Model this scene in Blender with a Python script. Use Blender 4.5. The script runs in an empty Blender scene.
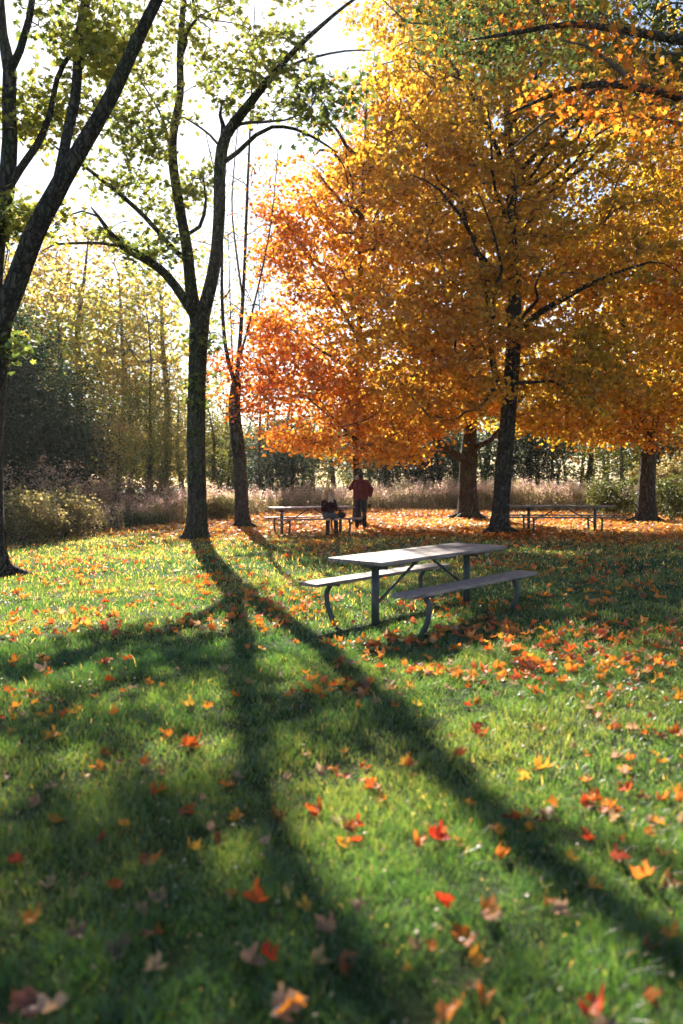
import bpy, bmesh, math, random
import numpy as np
from mathutils import Vector, Matrix
rng = np.random.default_rng(11)
random.seed(5)
R = math.radians
scene = bpy.context.scene
COL = scene.collection

# ------------------------------------------------------------------ camera geometry
F = 797.0
CAMZ = 1.65
P = math.atan(37 / F)
FW = np.array([0, math.cos(P), -math.sin(P)])
UP = np.array([0, math.sin(P), math.cos(P)])
RT = np.array([1.0, 0, 0])
def ray(px, py):
    return FW * F + RT * (px - 341.5) + UP * (512 - py)
def at(px, py, Y):
    """real point standing at distance Y that the photo shows at px, py"""
    d = ray(px, py)
    return np.array([0, 0, CAMZ]) + d * (Y / d[1])
def onground(px, py):
    d = ray(px, py)
    return np.array([0, 0, CAMZ]) + d * (-CAMZ / d[2])
SUN = ray(150, -6); SUN = SUN / np.linalg.norm(SUN)
SUN_EL = math.asin(SUN[2]); SUN_AZ = math.atan2(SUN[0], SUN[1])

def wob(p, s, seed):
    r = np.random.default_rng(seed)
    p = np.asarray(p, float)
    out = np.zeros(p.shape[0])
    for i in range(7):
        k = r.normal(size=p.shape[1]); k = k / np.linalg.norm(k) * s * (0.6 + 0.32 * i)
        out += np.sin(p @ k + r.uniform(0, 6.28)) / (1 + 0.25 * i)
    return out / 2.4
def gh(x, y):
    x = np.asarray(x, float); y = np.asarray(y, float)
    p = np.stack([x, y], -1).reshape(-1, 2)
    h = 0.022 * wob(p, 0.9, 3) + 0.012 * wob(p, 3.0, 4)
    return h.reshape(x.shape)

# ------------------------------------------------------------------ materials
def newmat(name):
    m = bpy.data.materials.new(name); m.use_nodes = True
    nt = m.node_tree
    for n in list(nt.nodes): nt.nodes.remove(n)
    return m, nt, nt.nodes, nt.links
def leaf_mat(name, trans=0.5, gloss=0.12, boost=(1.0, 1.0, 1.0), rough=0.45):
    m, nt, N, L = newmat(name)
    o = N.new('ShaderNodeOutputMaterial')
    a = N.new('ShaderNodeAttribute'); a.attribute_name = 'col'
    d = N.new('ShaderNodeBsdfDiffuse'); t = N.new('ShaderNodeBsdfTranslucent')
    g = N.new('ShaderNodeBsdfGlossy'); g.inputs['Roughness'].default_value = rough
    g.inputs['Color'].default_value = (0.9, 0.9, 0.9, 1)
    hs = N.new('ShaderNodeMixRGB'); hs.blend_type = 'MULTIPLY'; hs.inputs[0].default_value = 1; hs.inputs[2].default_value = (*boost, 1)
    m1 = N.new('ShaderNodeMixShader'); m2 = N.new('ShaderNodeMixShader')
    m1.inputs[0].default_value = trans; m2.inputs[0].default_value = gloss
    L.new(a.outputs['Color'], d.inputs['Color'])
    L.new(a.outputs['Color'], hs.inputs[1]); L.new(hs.outputs['Color'], t.inputs['Color'])
    L.new(d.outputs[0], m1.inputs[1]); L.new(t.outputs[0], m1.inputs[2])
    L.new(m1.outputs[0], m2.inputs[1]); L.new(g.outputs[0], m2.inputs[2])
    L.new(m2.outputs[0], o.inputs['Surface'])
    return m
def noise_mat(name, c1, c2, scale=(1, 1, 1), nscale=8, rough=0.8, bump=0.0, bdist=0.02, c3=None, spec=0.3, metallic=0.0, detail=6):
    m, nt, N, L = newmat(name)
    o = N.new('ShaderNodeOutputMaterial'); b = N.new('ShaderNodeBsdfPrincipled')
    tc = N.new('ShaderNodeTexCoord'); mp = N.new('ShaderNodeMapping'); mp.inputs['Scale'].default_value = scale
    n = N.new('ShaderNodeTexNoise'); n.inputs['Scale'].default_value = nscale; n.inputs['Detail'].default_value = detail
    r = N.new('ShaderNodeValToRGB'); r.color_ramp.elements[0].position = 0.32; r.color_ramp.elements[1].position = 0.68
    r.color_ramp.elements[0].color = (*c1, 1); r.color_ramp.elements[1].color = (*c2, 1)
    L.new(tc.outputs['Object'], mp.inputs[0]); L.new(mp.outputs[0], n.inputs['Vector']); L.new(n.outputs['Fac'], r.inputs[0])
    col = r.outputs[0]
    if c3:
        n2 = N.new('ShaderNodeTexNoise'); n2.inputs['Scale'].default_value = 1.3; n2.inputs['Detail'].default_value = 4
        r2 = N.new('ShaderNodeValToRGB'); r2.color_ramp.elements[0].position = 0.5; r2.color_ramp.elements[1].position = 0.62
        mx = N.new('ShaderNodeMixRGB'); mx.inputs[2].default_value = (*c3, 1)
        L.new(tc.outputs['Object'], n2.inputs['Vector']); L.new(n2.outputs['Fac'], r2.inputs[0])
        L.new(r2.outputs[0], mx.inputs[0]); L.new(col, mx.inputs[1]); col = mx.outputs[0]
    L.new(col, b.inputs['Base Color'])
    b.inputs['Roughness'].default_value = rough; b.inputs['Specular IOR Level'].default_value = spec
    b.inputs['Metallic'].default_value = metallic
    if bump and 'bark' in name:
        vo = N.new('ShaderNodeTexVoronoi'); vo.feature = 'DISTANCE_TO_EDGE'; vo.inputs['Scale'].default_value = 1.0
        m3 = N.new('ShaderNodeMapping'); m3.inputs['Scale'].default_value = (17, 17, 4.5); nd = N.new('ShaderNodeMixRGB'); nd.inputs[0].default_value = .28
        L.new(tc.outputs['Object'], m3.inputs[0]); L.new(m3.outputs[0], nd.inputs[1]); nn = N.new('ShaderNodeTexNoise'); nn.inputs['Scale'].default_value = 5
        L.new(tc.outputs['Object'], nn.inputs['Vector']); sc3 = N.new('ShaderNodeVectorMath'); sc3.operation = 'SCALE'; sc3.inputs['Scale'].default_value = 9
        L.new(nn.outputs['Color'], sc3.inputs[0]); L.new(sc3.outputs[0], nd.inputs[2]); L.new(nd.outputs[0], vo.inputs['Vector'])
        rp = N.new('ShaderNodeMapRange'); rp.inputs[1].default_value = 0; rp.inputs[2].default_value = .22; rp.inputs[3].default_value = .32; rp.inputs[4].default_value = 1.25
        L.new(vo.outputs['Distance'], rp.inputs[0]); mm = N.new('ShaderNodeMixRGB'); mm.blend_type = 'MULTIPLY'; mm.inputs[0].default_value = 1
        L.new(col, mm.inputs[1]); L.new(rp.outputs[0], mm.inputs[2]); L.new(mm.outputs[0], b.inputs['Base Color'])
        b2 = N.new('ShaderNodeBump'); b2.inputs['Strength'].default_value = .9; b2.inputs['Distance'].default_value = .03; L.new(rp.outputs[0], b2.inputs['Height'])
        bp = N.new('ShaderNodeBump'); bp.inputs['Strength'].default_value = .6; bp.inputs['Distance'].default_value = .03
        L.new(n.outputs['Fac'], bp.inputs['Height']); L.new(b2.outputs[0], bp.inputs['Normal']); L.new(bp.outputs[0], b.inputs['Normal'])
    elif bump:
        bp = N.new('ShaderNodeBump'); bp.inputs['Strength'].default_value = bump; bp.inputs['Distance'].default_value = bdist
        L.new(n.outputs['Fac'], bp.inputs['Height']); L.new(bp.outputs[0], b.inputs['Normal'])
    L.new(b.outputs[0], o.inputs['Surface'])
    return m

M_bark = noise_mat('bark', (0.022, 0.02, 0.018), (0.085, 0.072, 0.06), (14, 14, 3.0), 1.4, 0.9, 1.0, 0.05, c3=(0.05, 0.055, 0.035))
M_barkmoss = noise_mat('mossy_bark', (0.025, 0.022, 0.018), (0.095, 0.085, 0.06), (14, 14, 3.0), 1.4, 0.9, 1.0, 0.05, c3=(0.045, 0.06, 0.02))
M_barkfar = noise_mat('far_bark', (0.05, 0.045, 0.04), (0.13, 0.11, 0.095), (6, 6, 1), 2, 0.95)
M_twig = noise_mat('twig_bark', (0.06, 0.05, 0.045), (0.15, 0.125, 0.11), (3, 3, 3), 5, 0.9)
M_drytwig = noise_mat('dry_twig', (0.16, 0.11, 0.10), (0.30, 0.22, 0.20), (3, 3, 3), 5, 0.9)
M_leaf = leaf_mat('maple_leaf', 0.66, 0.04, boost=(1.16, 1.10, 0.85))
M_leafgreen = leaf_mat('green_leaf', 0.5, 0.06, boost=(1.2, 1.35, 1))
M_grass = leaf_mat('grass_blade', 0.62, 0.10, rough=0.42, boost=(3.9, 2.85, 1.5))
M_litter = leaf_mat('fallen_leaf', 0.42, 0.05, boost=(1.3, 1.2, 1))
M_far = leaf_mat('far_leaf', 0.6, 0.04, boost=(1.5, 1.4, 1))
M_weed = leaf_mat('dry_weed', 0.6, 0.06, boost=(1.9, 1.75, 1.7))

def ground_mat():
    m, nt, N, L = newmat('lawn_soil')
    o = N.new('ShaderNodeOutputMaterial'); b = N.new('ShaderNodeBsdfPrincipled')
    tc = N.new('ShaderNodeTexCoord')
    n = N.new('ShaderNodeTexNoise'); n.inputs['Scale'].default_value = 9; n.inputs['Detail'].default_value = 8
    r = N.new('ShaderNodeValToRGB'); e = r.color_ramp.elements
    e[0].position = 0.3; e[0].color = (0.022, 0.026, 0.010, 1); e[1].position = 0.7; e[1].color = (0.035, 0.060, 0.018, 1)
    x = e.new(0.5); x.color = (0.028, 0.042, 0.014, 1)
    # worn leaf-mould under the maples
    n2 = N.new('ShaderNodeTexNoise'); n2.inputs['Scale'].default_value = 14; n2.inputs['Detail'].default_value = 6
    r2 = N.new('ShaderNodeValToRGB'); r2.color_ramp.elements[0].color = (0.10, 0.04, 0.015, 1); r2.color_ramp.elements[1].color = (0.34, 0.14, 0.04, 1)
    r2.color_ramp.elements[0].position = 0.35; r2.color_ramp.elements[1].position = 0.65
    a = N.new('ShaderNodeAttribute'); a.attribute_name = 'mould'
    mx = N.new('ShaderNodeMixRGB')
    for q in (n, n2): L.new(tc.outputs['Object'], q.inputs['Vector'])
    L.new(n.outputs['Fac'], r.inputs[0]); L.new(n2.outputs['Fac'], r2.inputs[0])
    L.new(a.outputs['Fac'], mx.inputs[0]); L.new(r.outputs[0], mx.inputs[1]); L.new(r2.outputs[0], mx.inputs[2])
    L.new(mx.outputs[0], b.inputs['Base Color']); b.inputs['Roughness'].default_value = 0.95
    b.inputs['Specular IOR Level'].default_value = 0.1
    bp = N.new('ShaderNodeBump'); bp.inputs['Strength'].default_value = 0.8; bp.inputs['Distance'].default_value = 0.04
    L.new(n.outputs['Fac'], bp.inputs['Height']); L.new(bp.outputs[0], b.inputs['Normal'])
    L.new(b.outputs[0], o.inputs['Surface'])
    return m
M_ground = ground_mat()

# ------------------------------------------------------------------ mesh helpers
class MB:
    def __init__(s): s.V = []; s.F = []; s.C = []; s.n = 0
    def add(s, V, Fs, col=None):
        V = np.asarray(V, float); Fs = np.asarray(Fs, np.int64)
        s.V.append(V); s.F.append(Fs + s.n); s.n += len(V)
        if col is not None: s.C.append(np.asarray(col, float))
    def mesh(s, name, mat, smooth=False):
        V = np.concatenate(s.V)
        tot = [np.full(len(f), f.shape[1]) for f in s.F]
        tot = np.concatenate(tot); idx = np.concatenate([f.ravel() for f in s.F])
        me = bpy.data.meshes.new(name)
        me.vertices.add(len(V)); me.vertices.foreach_set('co', V.astype(np.float32).ravel())
        me.loops.add(len(idx)); me.loops.foreach_set('vertex_index', idx.astype(np.int32))
        me.polygons.add(len(tot))
        st = np.concatenate([[0], np.cumsum(tot)[:-1]])
        me.polygons.foreach_set('loop_start', st.astype(np.int32))
        me.polygons.foreach_set('loop_total', tot.astype(np.int32))
        if smooth: me.polygons.foreach_set('use_smooth', np.ones(len(tot), bool))
        me.update(calc_edges=True)
        if s.C:
            c = np.concatenate(s.C); c = np.concatenate([c, np.ones((len(c), 1))], 1)
            at_ = me.color_attributes.new('col', 'FLOAT_COLOR', 'POINT'); at_.data.foreach_set('color', c.astype(np.float32).ravel())
        me.materials.append(mat)
        return me
def link(name, me, parent=None):
    o = bpy.data.objects.new(name, me); COL.objects.link(o)
    if parent: o.parent = parent
    return o
def tag(o, label=None, cat=None, group=None, kind=None):
    if label: o['label'] = label
    if cat: o['category'] = cat
    if group: o['group'] = group
    if kind: o['kind'] = kind
    return o
def empty(name, loc=(0, 0, 0), rz=0):
    o = bpy.data.objects.new(name, None); COL.objects.link(o)
    o.location = loc; o.rotation_euler = (0, 0, rz); o.empty_display_size = 0.3
    return o
def frames(pts):
    pts = np.asarray(pts, float); n = len(pts)
    T = np.zeros_like(pts); T[1:-1] = pts[2:] - pts[:-2]; T[0] = pts[1] - pts[0]; T[-1] = pts[-1] - pts[-2]
    T /= np.linalg.norm(T, axis=1)[:, None] + 1e-9
    a = np.array([1.0, 0, 0]) if abs(T[0][0]) < 0.8 else np.array([0, 1.0, 0])
    U = np.zeros_like(pts); u = a - T[0] * (a @ T[0]); u /= np.linalg.norm(u)
    for i in range(n):
        u = u - T[i] * (u @ T[i]); u /= np.linalg.norm(u) + 1e-9; U[i] = u
    W = np.cross(T, U)
    return T, U, W
def tube(mb, pts, rad, k=8, cap=True, rough=0.0, seed=0, flare=False):
    pts = np.asarray(pts, float); rad = np.asarray(rad, float); n = len(pts)
    T, U, W = frames(pts)
    th = np.arange(k) / k * 2 * math.pi
    rr = np.repeat(rad[:, None], k, 1)
    if rough:
        r_ = np.random.default_rng(seed)
        ph = r_.uniform(0, 6.28, 4)
        s = np.arange(n)[:, None]
        rr = rr * (1 + rough * (0.5 * np.sin(3 * th + ph[0] + 0.23 * s) + 0.4 * np.sin(7 * th + ph[1] - 0.31 * s) + 0.35 * np.sin(2 * th + 0.6 * s + ph[2]))) + rr * rough * 0.35 * r_.normal(size=rr.shape)
    if flare:
        z = pts[:, 2][:, None]
        rr = rr * (1 + 0.30 * np.exp(-np.maximum(z, 0) / 0.28) * (0.75 + 0.6 * np.cos(5 * th + seed) + 0.3 * np.cos(3 * th + 1)))
    V = pts[:, None, :] + rr[..., None] * (np.cos(th)[None, :, None] * U[:, None, :] + np.sin(th)[None, :, None] * W[:, None, :])
    V = V.reshape(-1, 3)
    i = np.arange(n - 1)[:, None] * k; j = np.arange(k)[None, :]; j2 = (j + 1) % k
    Fs = np.stack([i + j, i + j2, i + k + j2, i + k + j], -1).reshape(-1, 4)
    mb.add(V, Fs)
    if cap:
        a = mb.n
        mb.add(np.array([pts[-1]]), np.zeros((0, 3), int))
        b0 = a - k
        tri = np.stack([b0 + np.arange(k), b0 + (np.arange(k) + 1) % k, np.full(k, a)], -1)
        mb.F.append(tri)
        a = mb.n; mb.add(np.array([pts[0]]), np.zeros((0, 3), int))
        b0 = a - 1 - n * k
        mb.F.append(np.stack([b0 + (np.arange(k) + 1) % k, b0 + np.arange(k), np.full(k, a)], -1))
def catmull(P0, step):
    P0 = np.asarray(P0, float)
    if len(P0) < 3:
        n = max(2, int(np.linalg.norm(P0[1, :3] - P0[0, :3]) / step) + 1)
        return np.array([P0[0] + (P0[1] - P0[0]) * t for t in np.linspace(0, 1, n)])
    Q = np.vstack([2 * P0[0] - P0[1], P0, 2 * P0[-1] - P0[-2]]); out = []
    for i in range(1, len(Q) - 2):
        a, b, c, d = Q[i - 1:i + 3]
        n = max(1, int(round(np.linalg.norm(c[:3] - b[:3]) / step)))
        for q in range(n):
            t = q / n
            out.append(0.5 * ((2 * b) + (-a + c) * t + (2 * a - 5 * b + 4 * c - d) * t * t + (-a + 3 * b - 3 * c + d) * t ** 3))
    out.append(P0[-1])
    return np.array(out)

# ---- leaves
KITE = (np.array([[0, 0, 0], [-.5, .42, .10], [0, 1, -.05], [.5, .42, .10]]), np.array([[0, 3, 2], [0, 2, 1]]))
def star_leaf():
    # a five-lobed leaf drawn with few corners
    pts = [(0, 0, 0)]
    out = [(-.22, .02), (-.48, .12), (-.27, .30), (-.55, .62), (-.2, .60), (0, 1.0), (.2, .60), (.55, .62), (.27, .30), (.48, .12), (.22, .02)]
    V = [(0, .28, -.04)] + [(x, y, 0.09 * (abs(x) ** 1) - .05 * (y > .8)) for x, y in out] + [(0, 0, 0)]
    n = len(out); Fs = [[0, i + 1, i] for i in range(1, n)] + [[0, 1, n + 1], [0, n + 1, n]]
    return np.array(V), np.array(Fs)
STAR = star_leaf()
def leaf_cloud(mb, Pn, size, col, tmpl=KITE, tilt=0.75, r=None):
    r = r or rng; n = len(Pn); T, Fs = tmpl; k = len(T)
    nz = np.stack([r.normal(0, tilt, n), r.normal(0, tilt, n), np.ones(n)], 1)
    nz /= np.linalg.norm(nz, axis=1)[:, None]
    a = r.normal(size=(n, 3)); a -= nz * np.sum(a * nz, 1)[:, None]; a /= np.linalg.norm(a, axis=1)[:, None]
    b = np.cross(nz, a)
    TT = T[None] * np.asarray(size)[:, None, None]
    V = Pn[:, None, :] + TT[..., 0:1] * a[:, None] + TT[..., 1:2] * b[:, None] + TT[..., 2:3] * nz[:, None]
    F2 = (Fs[None] + (np.arange(n) * k)[:, None, None]).reshape(-1, Fs.shape[1])
    mb.add(V.reshape(-1, 3), F2, np.repeat(col, k, 0))
def leaf_cols(Pn, palette, seed, s=0.6, jit=0.18, grad=None):
    r = np.random.default_rng(seed)
    pal = np.array(palette); n = len(Pn)
    t = (wob(Pn, s, seed) * 0.5 + 0.5) * 0.8 + r.normal(0, 0.17, n) + 0.1
    if grad is not None: t = t * 0.55 + grad(Pn) * 0.6
    t = np.clip(t, 0, 0.9999) * (len(pal) - 1)
    i = t.astype(int); f = (t - i)[:, None]
    c = pal[i] * (1 - f) + pal[np.minimum(i + 1, len(pal) - 1)] * f
    return np.clip(c * np.exp(r.normal(0, jit, (n, 1))) * np.exp(r.normal(0, 0.05, (n, 3))), 0.003, 0.95)

# ---- tree skeleton
class Skel:
    def __init__(s, rs=1.0): s.rs = rs; s.p = []; s.par = []; s.r = []; s.ok = []; s.manual = []
    def limb(s, pts, start=None, step=0.35, ok_from=0):
        """pts (x,y,z,r); start: index of the node to grow from (nearest to the first point if None)"""
        C = catmull(pts, step)
        if len(s.p):
            if start is None:
                d = np.linalg.norm(np.array(s.p) - C[0, :3], axis=1); start = int(np.argmin(d))
            par = start; C = C[1:]
        else: par = -1
        for i, c in enumerate(C):
            s.p.append(c[:3].copy()); s.par.append(par); s.r.append(c[3] * s.rs); s.manual.append(True); s.ok.append(c[2] >= ok_from); par = len(s.p) - 1
        return par
    def grow(s, T, step=0.45, root=None, up=0.9, bend=0.35, r=None):
        r = r or rng
        c0 = np.array(s.p)[:, :2].mean(0) if root is None else np.array(root)
        d0 = np.hypot(T[:, 0] - c0[0], T[:, 1] - c0[1]) + 0.25 * T[:, 2]
        buf = np.zeros((len(s.p) + len(T) * 30, 3)); okb = np.zeros(len(buf), bool); n = len(s.p)
        buf[:n] = s.p; okb[:n] = s.ok
        for t in T[np.argsort(d0)]:
            D = t - buf[:n]; L = np.linalg.norm(D, axis=1)
            sc = L * (1 + up * np.maximum(0, -D[:, 2] / (L + 1e-6))) + 0.15 * np.maximum(0, D[:, 2]) + np.where(okb[:n], 0, 1e6)
            j = int(np.argmin(sc)); Ld = L[j]
            if Ld < 0.12: continue
            m = max(1, int(math.ceil(Ld / step)))
            pj = s.par[j]; base = buf[j]
            pd = buf[j] - buf[pj] if pj >= 0 else np.array([0, 0, 1.0]); pd = pd / (np.linalg.norm(pd) + 1e-9)
            mid = base + (t - base) * 0.5 + pd * Ld * bend * 0.4 + np.array([0, 0, 0.08 * Ld])
            par = j
            for q in range(1, m + 1):
                u = q / m
                pt = (1 - u) ** 2 * base + 2 * u * (1 - u) * mid + u * u * t
                if q < m: pt = pt + r.normal(0, 0.035 * min(Ld, 1.5), 3)
                s.p.append(pt); s.par.append(par); s.r.append(0); s.manual.append(False); s.ok.append(True)
                if n < len(buf): buf[n] = pt; okb[n] = True; n += 1
                par = len(s.p) - 1
    def build(s, rtip=0.008, ex=0.47, thick=0.05, seed=0, flare=True):
        n = len(s.p); par = np.array(s.par); cnt = np.zeros(n); ch = [[] for _ in range(n)]
        for i in range(n):
            if par[i] >= 0: ch[par[i]].append(i)
        for i in range(n - 1, -1, -1):
            if not ch[i]: cnt[i] = 1
            if par[i] >= 0: cnt[par[i]] += cnt[i]
        rad = rtip * np.maximum(cnt, 1) ** ex
        for i in range(n):
            if s.manual[i]: rad[i] = s.r[i]
            elif par[i] >= 0: rad[i] = min(rad[i], rad[par[i]] * 0.9)
        A, B = MB(), MB(); starts = [0]; seen = 0
        stack = [(0, None)]
        while stack:
            i, frm = stack.pop()
            chain = [] if frm is None else [frm]
            rr = [] if frm is None else [rad[i] * 1.05]
            while True:
                chain.append(i); rr.append(rad[i])
                if not ch[i]: break
                ks = sorted(ch[i], key=lambda c: -(rad[c] + (1 if s.manual[c] else 0)))
                for c in ks[1:]: stack.append((c, i))
                i = ks[0]
            if len(chain) < 2: continue
            rm = max(rr); pts = [s.p[c] for c in chain]
            rr[-1] *= 0.6
            if rm > thick: tube(A, pts, rr, 14 if rm > 0.12 else 8, rough=0.05 if rm > .1 else 0.03, seed=seed + len(stack), flare=flare and frm is None)
            else: tube(B, pts, rr, 5 if rm > 0.02 else 3, cap=False)
        return A, B

def ell(n, c, r, shell=0.35, mind=0.45, seed=1, cut=None):
    """n spread-out points in an ellipsoid, more of them towards its outside"""
    g = np.random.default_rng(seed); out = []; tries = 0; c = np.array(c); r = np.array(r)
    md2 = mind ** 2
    while len(out) < n and tries < n * 12:
        tries += 1
        v = g.normal(size=3); v /= np.linalg.norm(v)
        rad = g.uniform(0, 1) ** (shell)
        rad *= 1 + 0.14 * math.sin(3 * v[0] + 2.2 * v[2] + seed) + 0.1 * math.sin(6 * v[1] - 5 * v[0] + seed * 2)
        q = c + v * rad * r
        if cut is not None and not cut(q): continue
        if out:
            A = np.array(out)
            if (((A - q) ** 2).sum(1) < md2).any(): continue
        out.append(q)
    return np.array(out)
def spray(T, n, sx, sz, seed, droop=0.06):
    g = np.random.default_rng(seed)
    k = g.poisson(n, len(T)); idx = np.repeat(np.arange(len(T)), k)
    sc = (0.7 + 0.6 * g.random(len(T)))[idx]
    d = g.normal(size=(len(idx), 3)) * np.array([sx, sx, sz]) * sc[:, None]
    # tilt each spray a little its own way so that layers read
    tl = g.normal(0, 0.25, (len(T), 2))[idx]
    d[:, 2] += d[:, 0] * tl[:, 0] + d[:, 1] * tl[:, 1] - droop * (d[:, 0] ** 2 + d[:, 1] ** 2) * 2
    return T[idx] + d
def roots(root, r0, n, seed, mat):
    g = np.random.default_rng(seed)
    for q in range(n):
        a = q * 6.283 / n + g.normal(0, .3); L_ = g.uniform(1.0, 2.1) * r0 + r0; P_ = []; R_ = []; mb = MB()
        for u in np.linspace(0, 1, 8):
            d = r0 * .5 + L_ * u; aa = a + .4 * u * math.sin(seed + q)
            P_.append((math.cos(aa) * d, math.sin(aa) * d, .14 * (1 - u) ** 2 - .07 * u)); R_.append(r0 * (.34 * (1 - u) + .07))
        tube(mb, P_, R_, 8, rough=.06, seed=seed + q)
        link('root', mb.mesh('root', mat, True), root)
def make_tree(name, label, sk, leafsets, bark, lmat, cat='tree', group=None, seed=0, base=None, tmpl=KITE, thick=0.05, rtip=0.008, twig=None, flare=True):
    A, B = sk.build(seed=seed, thick=thick, rtip=rtip, flare=flare)
    base = np.array(sk.p[0]) * [1, 1, 0] if base is None else np.array(base)
    root = empty(name, base)
    if flare and sk.manual[0] and sk.r[0] > .12: roots(root, sk.r[0], 6, seed + 3, bark)
    def shift(mb):
        for v in mb.V: v -= base
    for mb, nm, mt in ((A, 'trunk', bark), (B, 'branches', twig or M_twig)):
        if mb.V:
            shift(mb); link(nm, mb.mesh(nm, mt, smooth=True), root)
    mb = MB()
    for pos, size, cols, tl in leafsets: leaf_cloud(mb, pos, size, cols, tmpl, tl)
    if mb.V: shift(mb); link('crown', mb.mesh('crown', lmat), root)
    tag(root, label, cat, group)
    return root
def pp(px, py, Y, r): return (*at(px, py, Y), r)

YEL = [(0.34, 0.28, 0.03), (0.50, 0.36, 0.03), (0.62, 0.41, 0.04), (0.64, 0.37, 0.035), (0.62, 0.30, 0.03)]
ORG = [(0.60, 0.38, 0.06), (0.68, 0.33, 0.04), (0.68, 0.25, 0.03), (0.62, 0.16, 0.02), (0.50, 0.09, 0.015)]
GRN = [(0.05, 0.08, 0.025), (0.08, 0.115, 0.035), (0.14, 0.165, 0.04), (0.26, 0.25, 0.06), (0.42, 0.36, 0.06)]
exec_parts = []
# ================================================================== GROUND
def build_ground():
    xs = np.concatenate([np.linspace(-116, -26, 16), np.linspace(-25, 25, 200), np.linspace(26, 116, 16)])
    ys = np.concatenate([np.linspace(-18, 0, 8), np.linspace(0.5, 45, 200), np.linspace(47, 108, 14)])
    X, Y = np.meshgrid(xs, ys); Z = gh(X, Y) * np.where((abs(X) < 30) & (Y < 50) & (Y > -5), 1, 0.3)
    V = np.stack([X, Y, Z], -1).reshape(-1, 3); nx = len(xs)
    i = (np.arange(len(ys) - 1)[:, None] * nx + np.arange(nx - 1)[None]).ravel()
    mb = MB(); mb.add(V, np.stack([i, i + 1, i + 1 + nx, i + nx], -1))
    me = mb.mesh('ground', M_ground, True)
    a = me.attributes.new('mould', 'FLOAT', 'POINT'); a.data.foreach_set('value', litter_density(V[:, 0], V[:, 1]).astype(np.float32))
    tag(link('ground', me), 'mown lawn running back to the trees, leaf-strewn under the maples', None, None, 'structure')
# far edge of the lawn: the meadow starts along this line
EDGE = np.array([(-40, 12), (-9, 18.2), (-7.6, 20.0), (-6.3, 26.0), (-2, 36.5), (4, 37.5), (9, 36), (16, 33), (60, 30)])
def edge_y(x): return np.interp(x, EDGE[:, 0], EDGE[:, 1])
def litter_density(x, y):
    x = np.asarray(x, float); y = np.asarray(y, float)
    p = np.stack([x, y], -1).reshape(-1, 2)
    w = wob(p, 0.8, 21).reshape(x.shape)
    d = 1 / (1 + np.exp(-(y - 20.2 - 0.9 * w * 1.6 + 0.12 * np.minimum(x, 3)) / 0.8))
    d = d * 1 / (1 + np.exp(-(x + 5.2 + 0.12 * (y - 20) + w * 1.2) / 0.8))
    return np.clip(d, 0, 1) * (y < 60)
build_ground()

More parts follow.
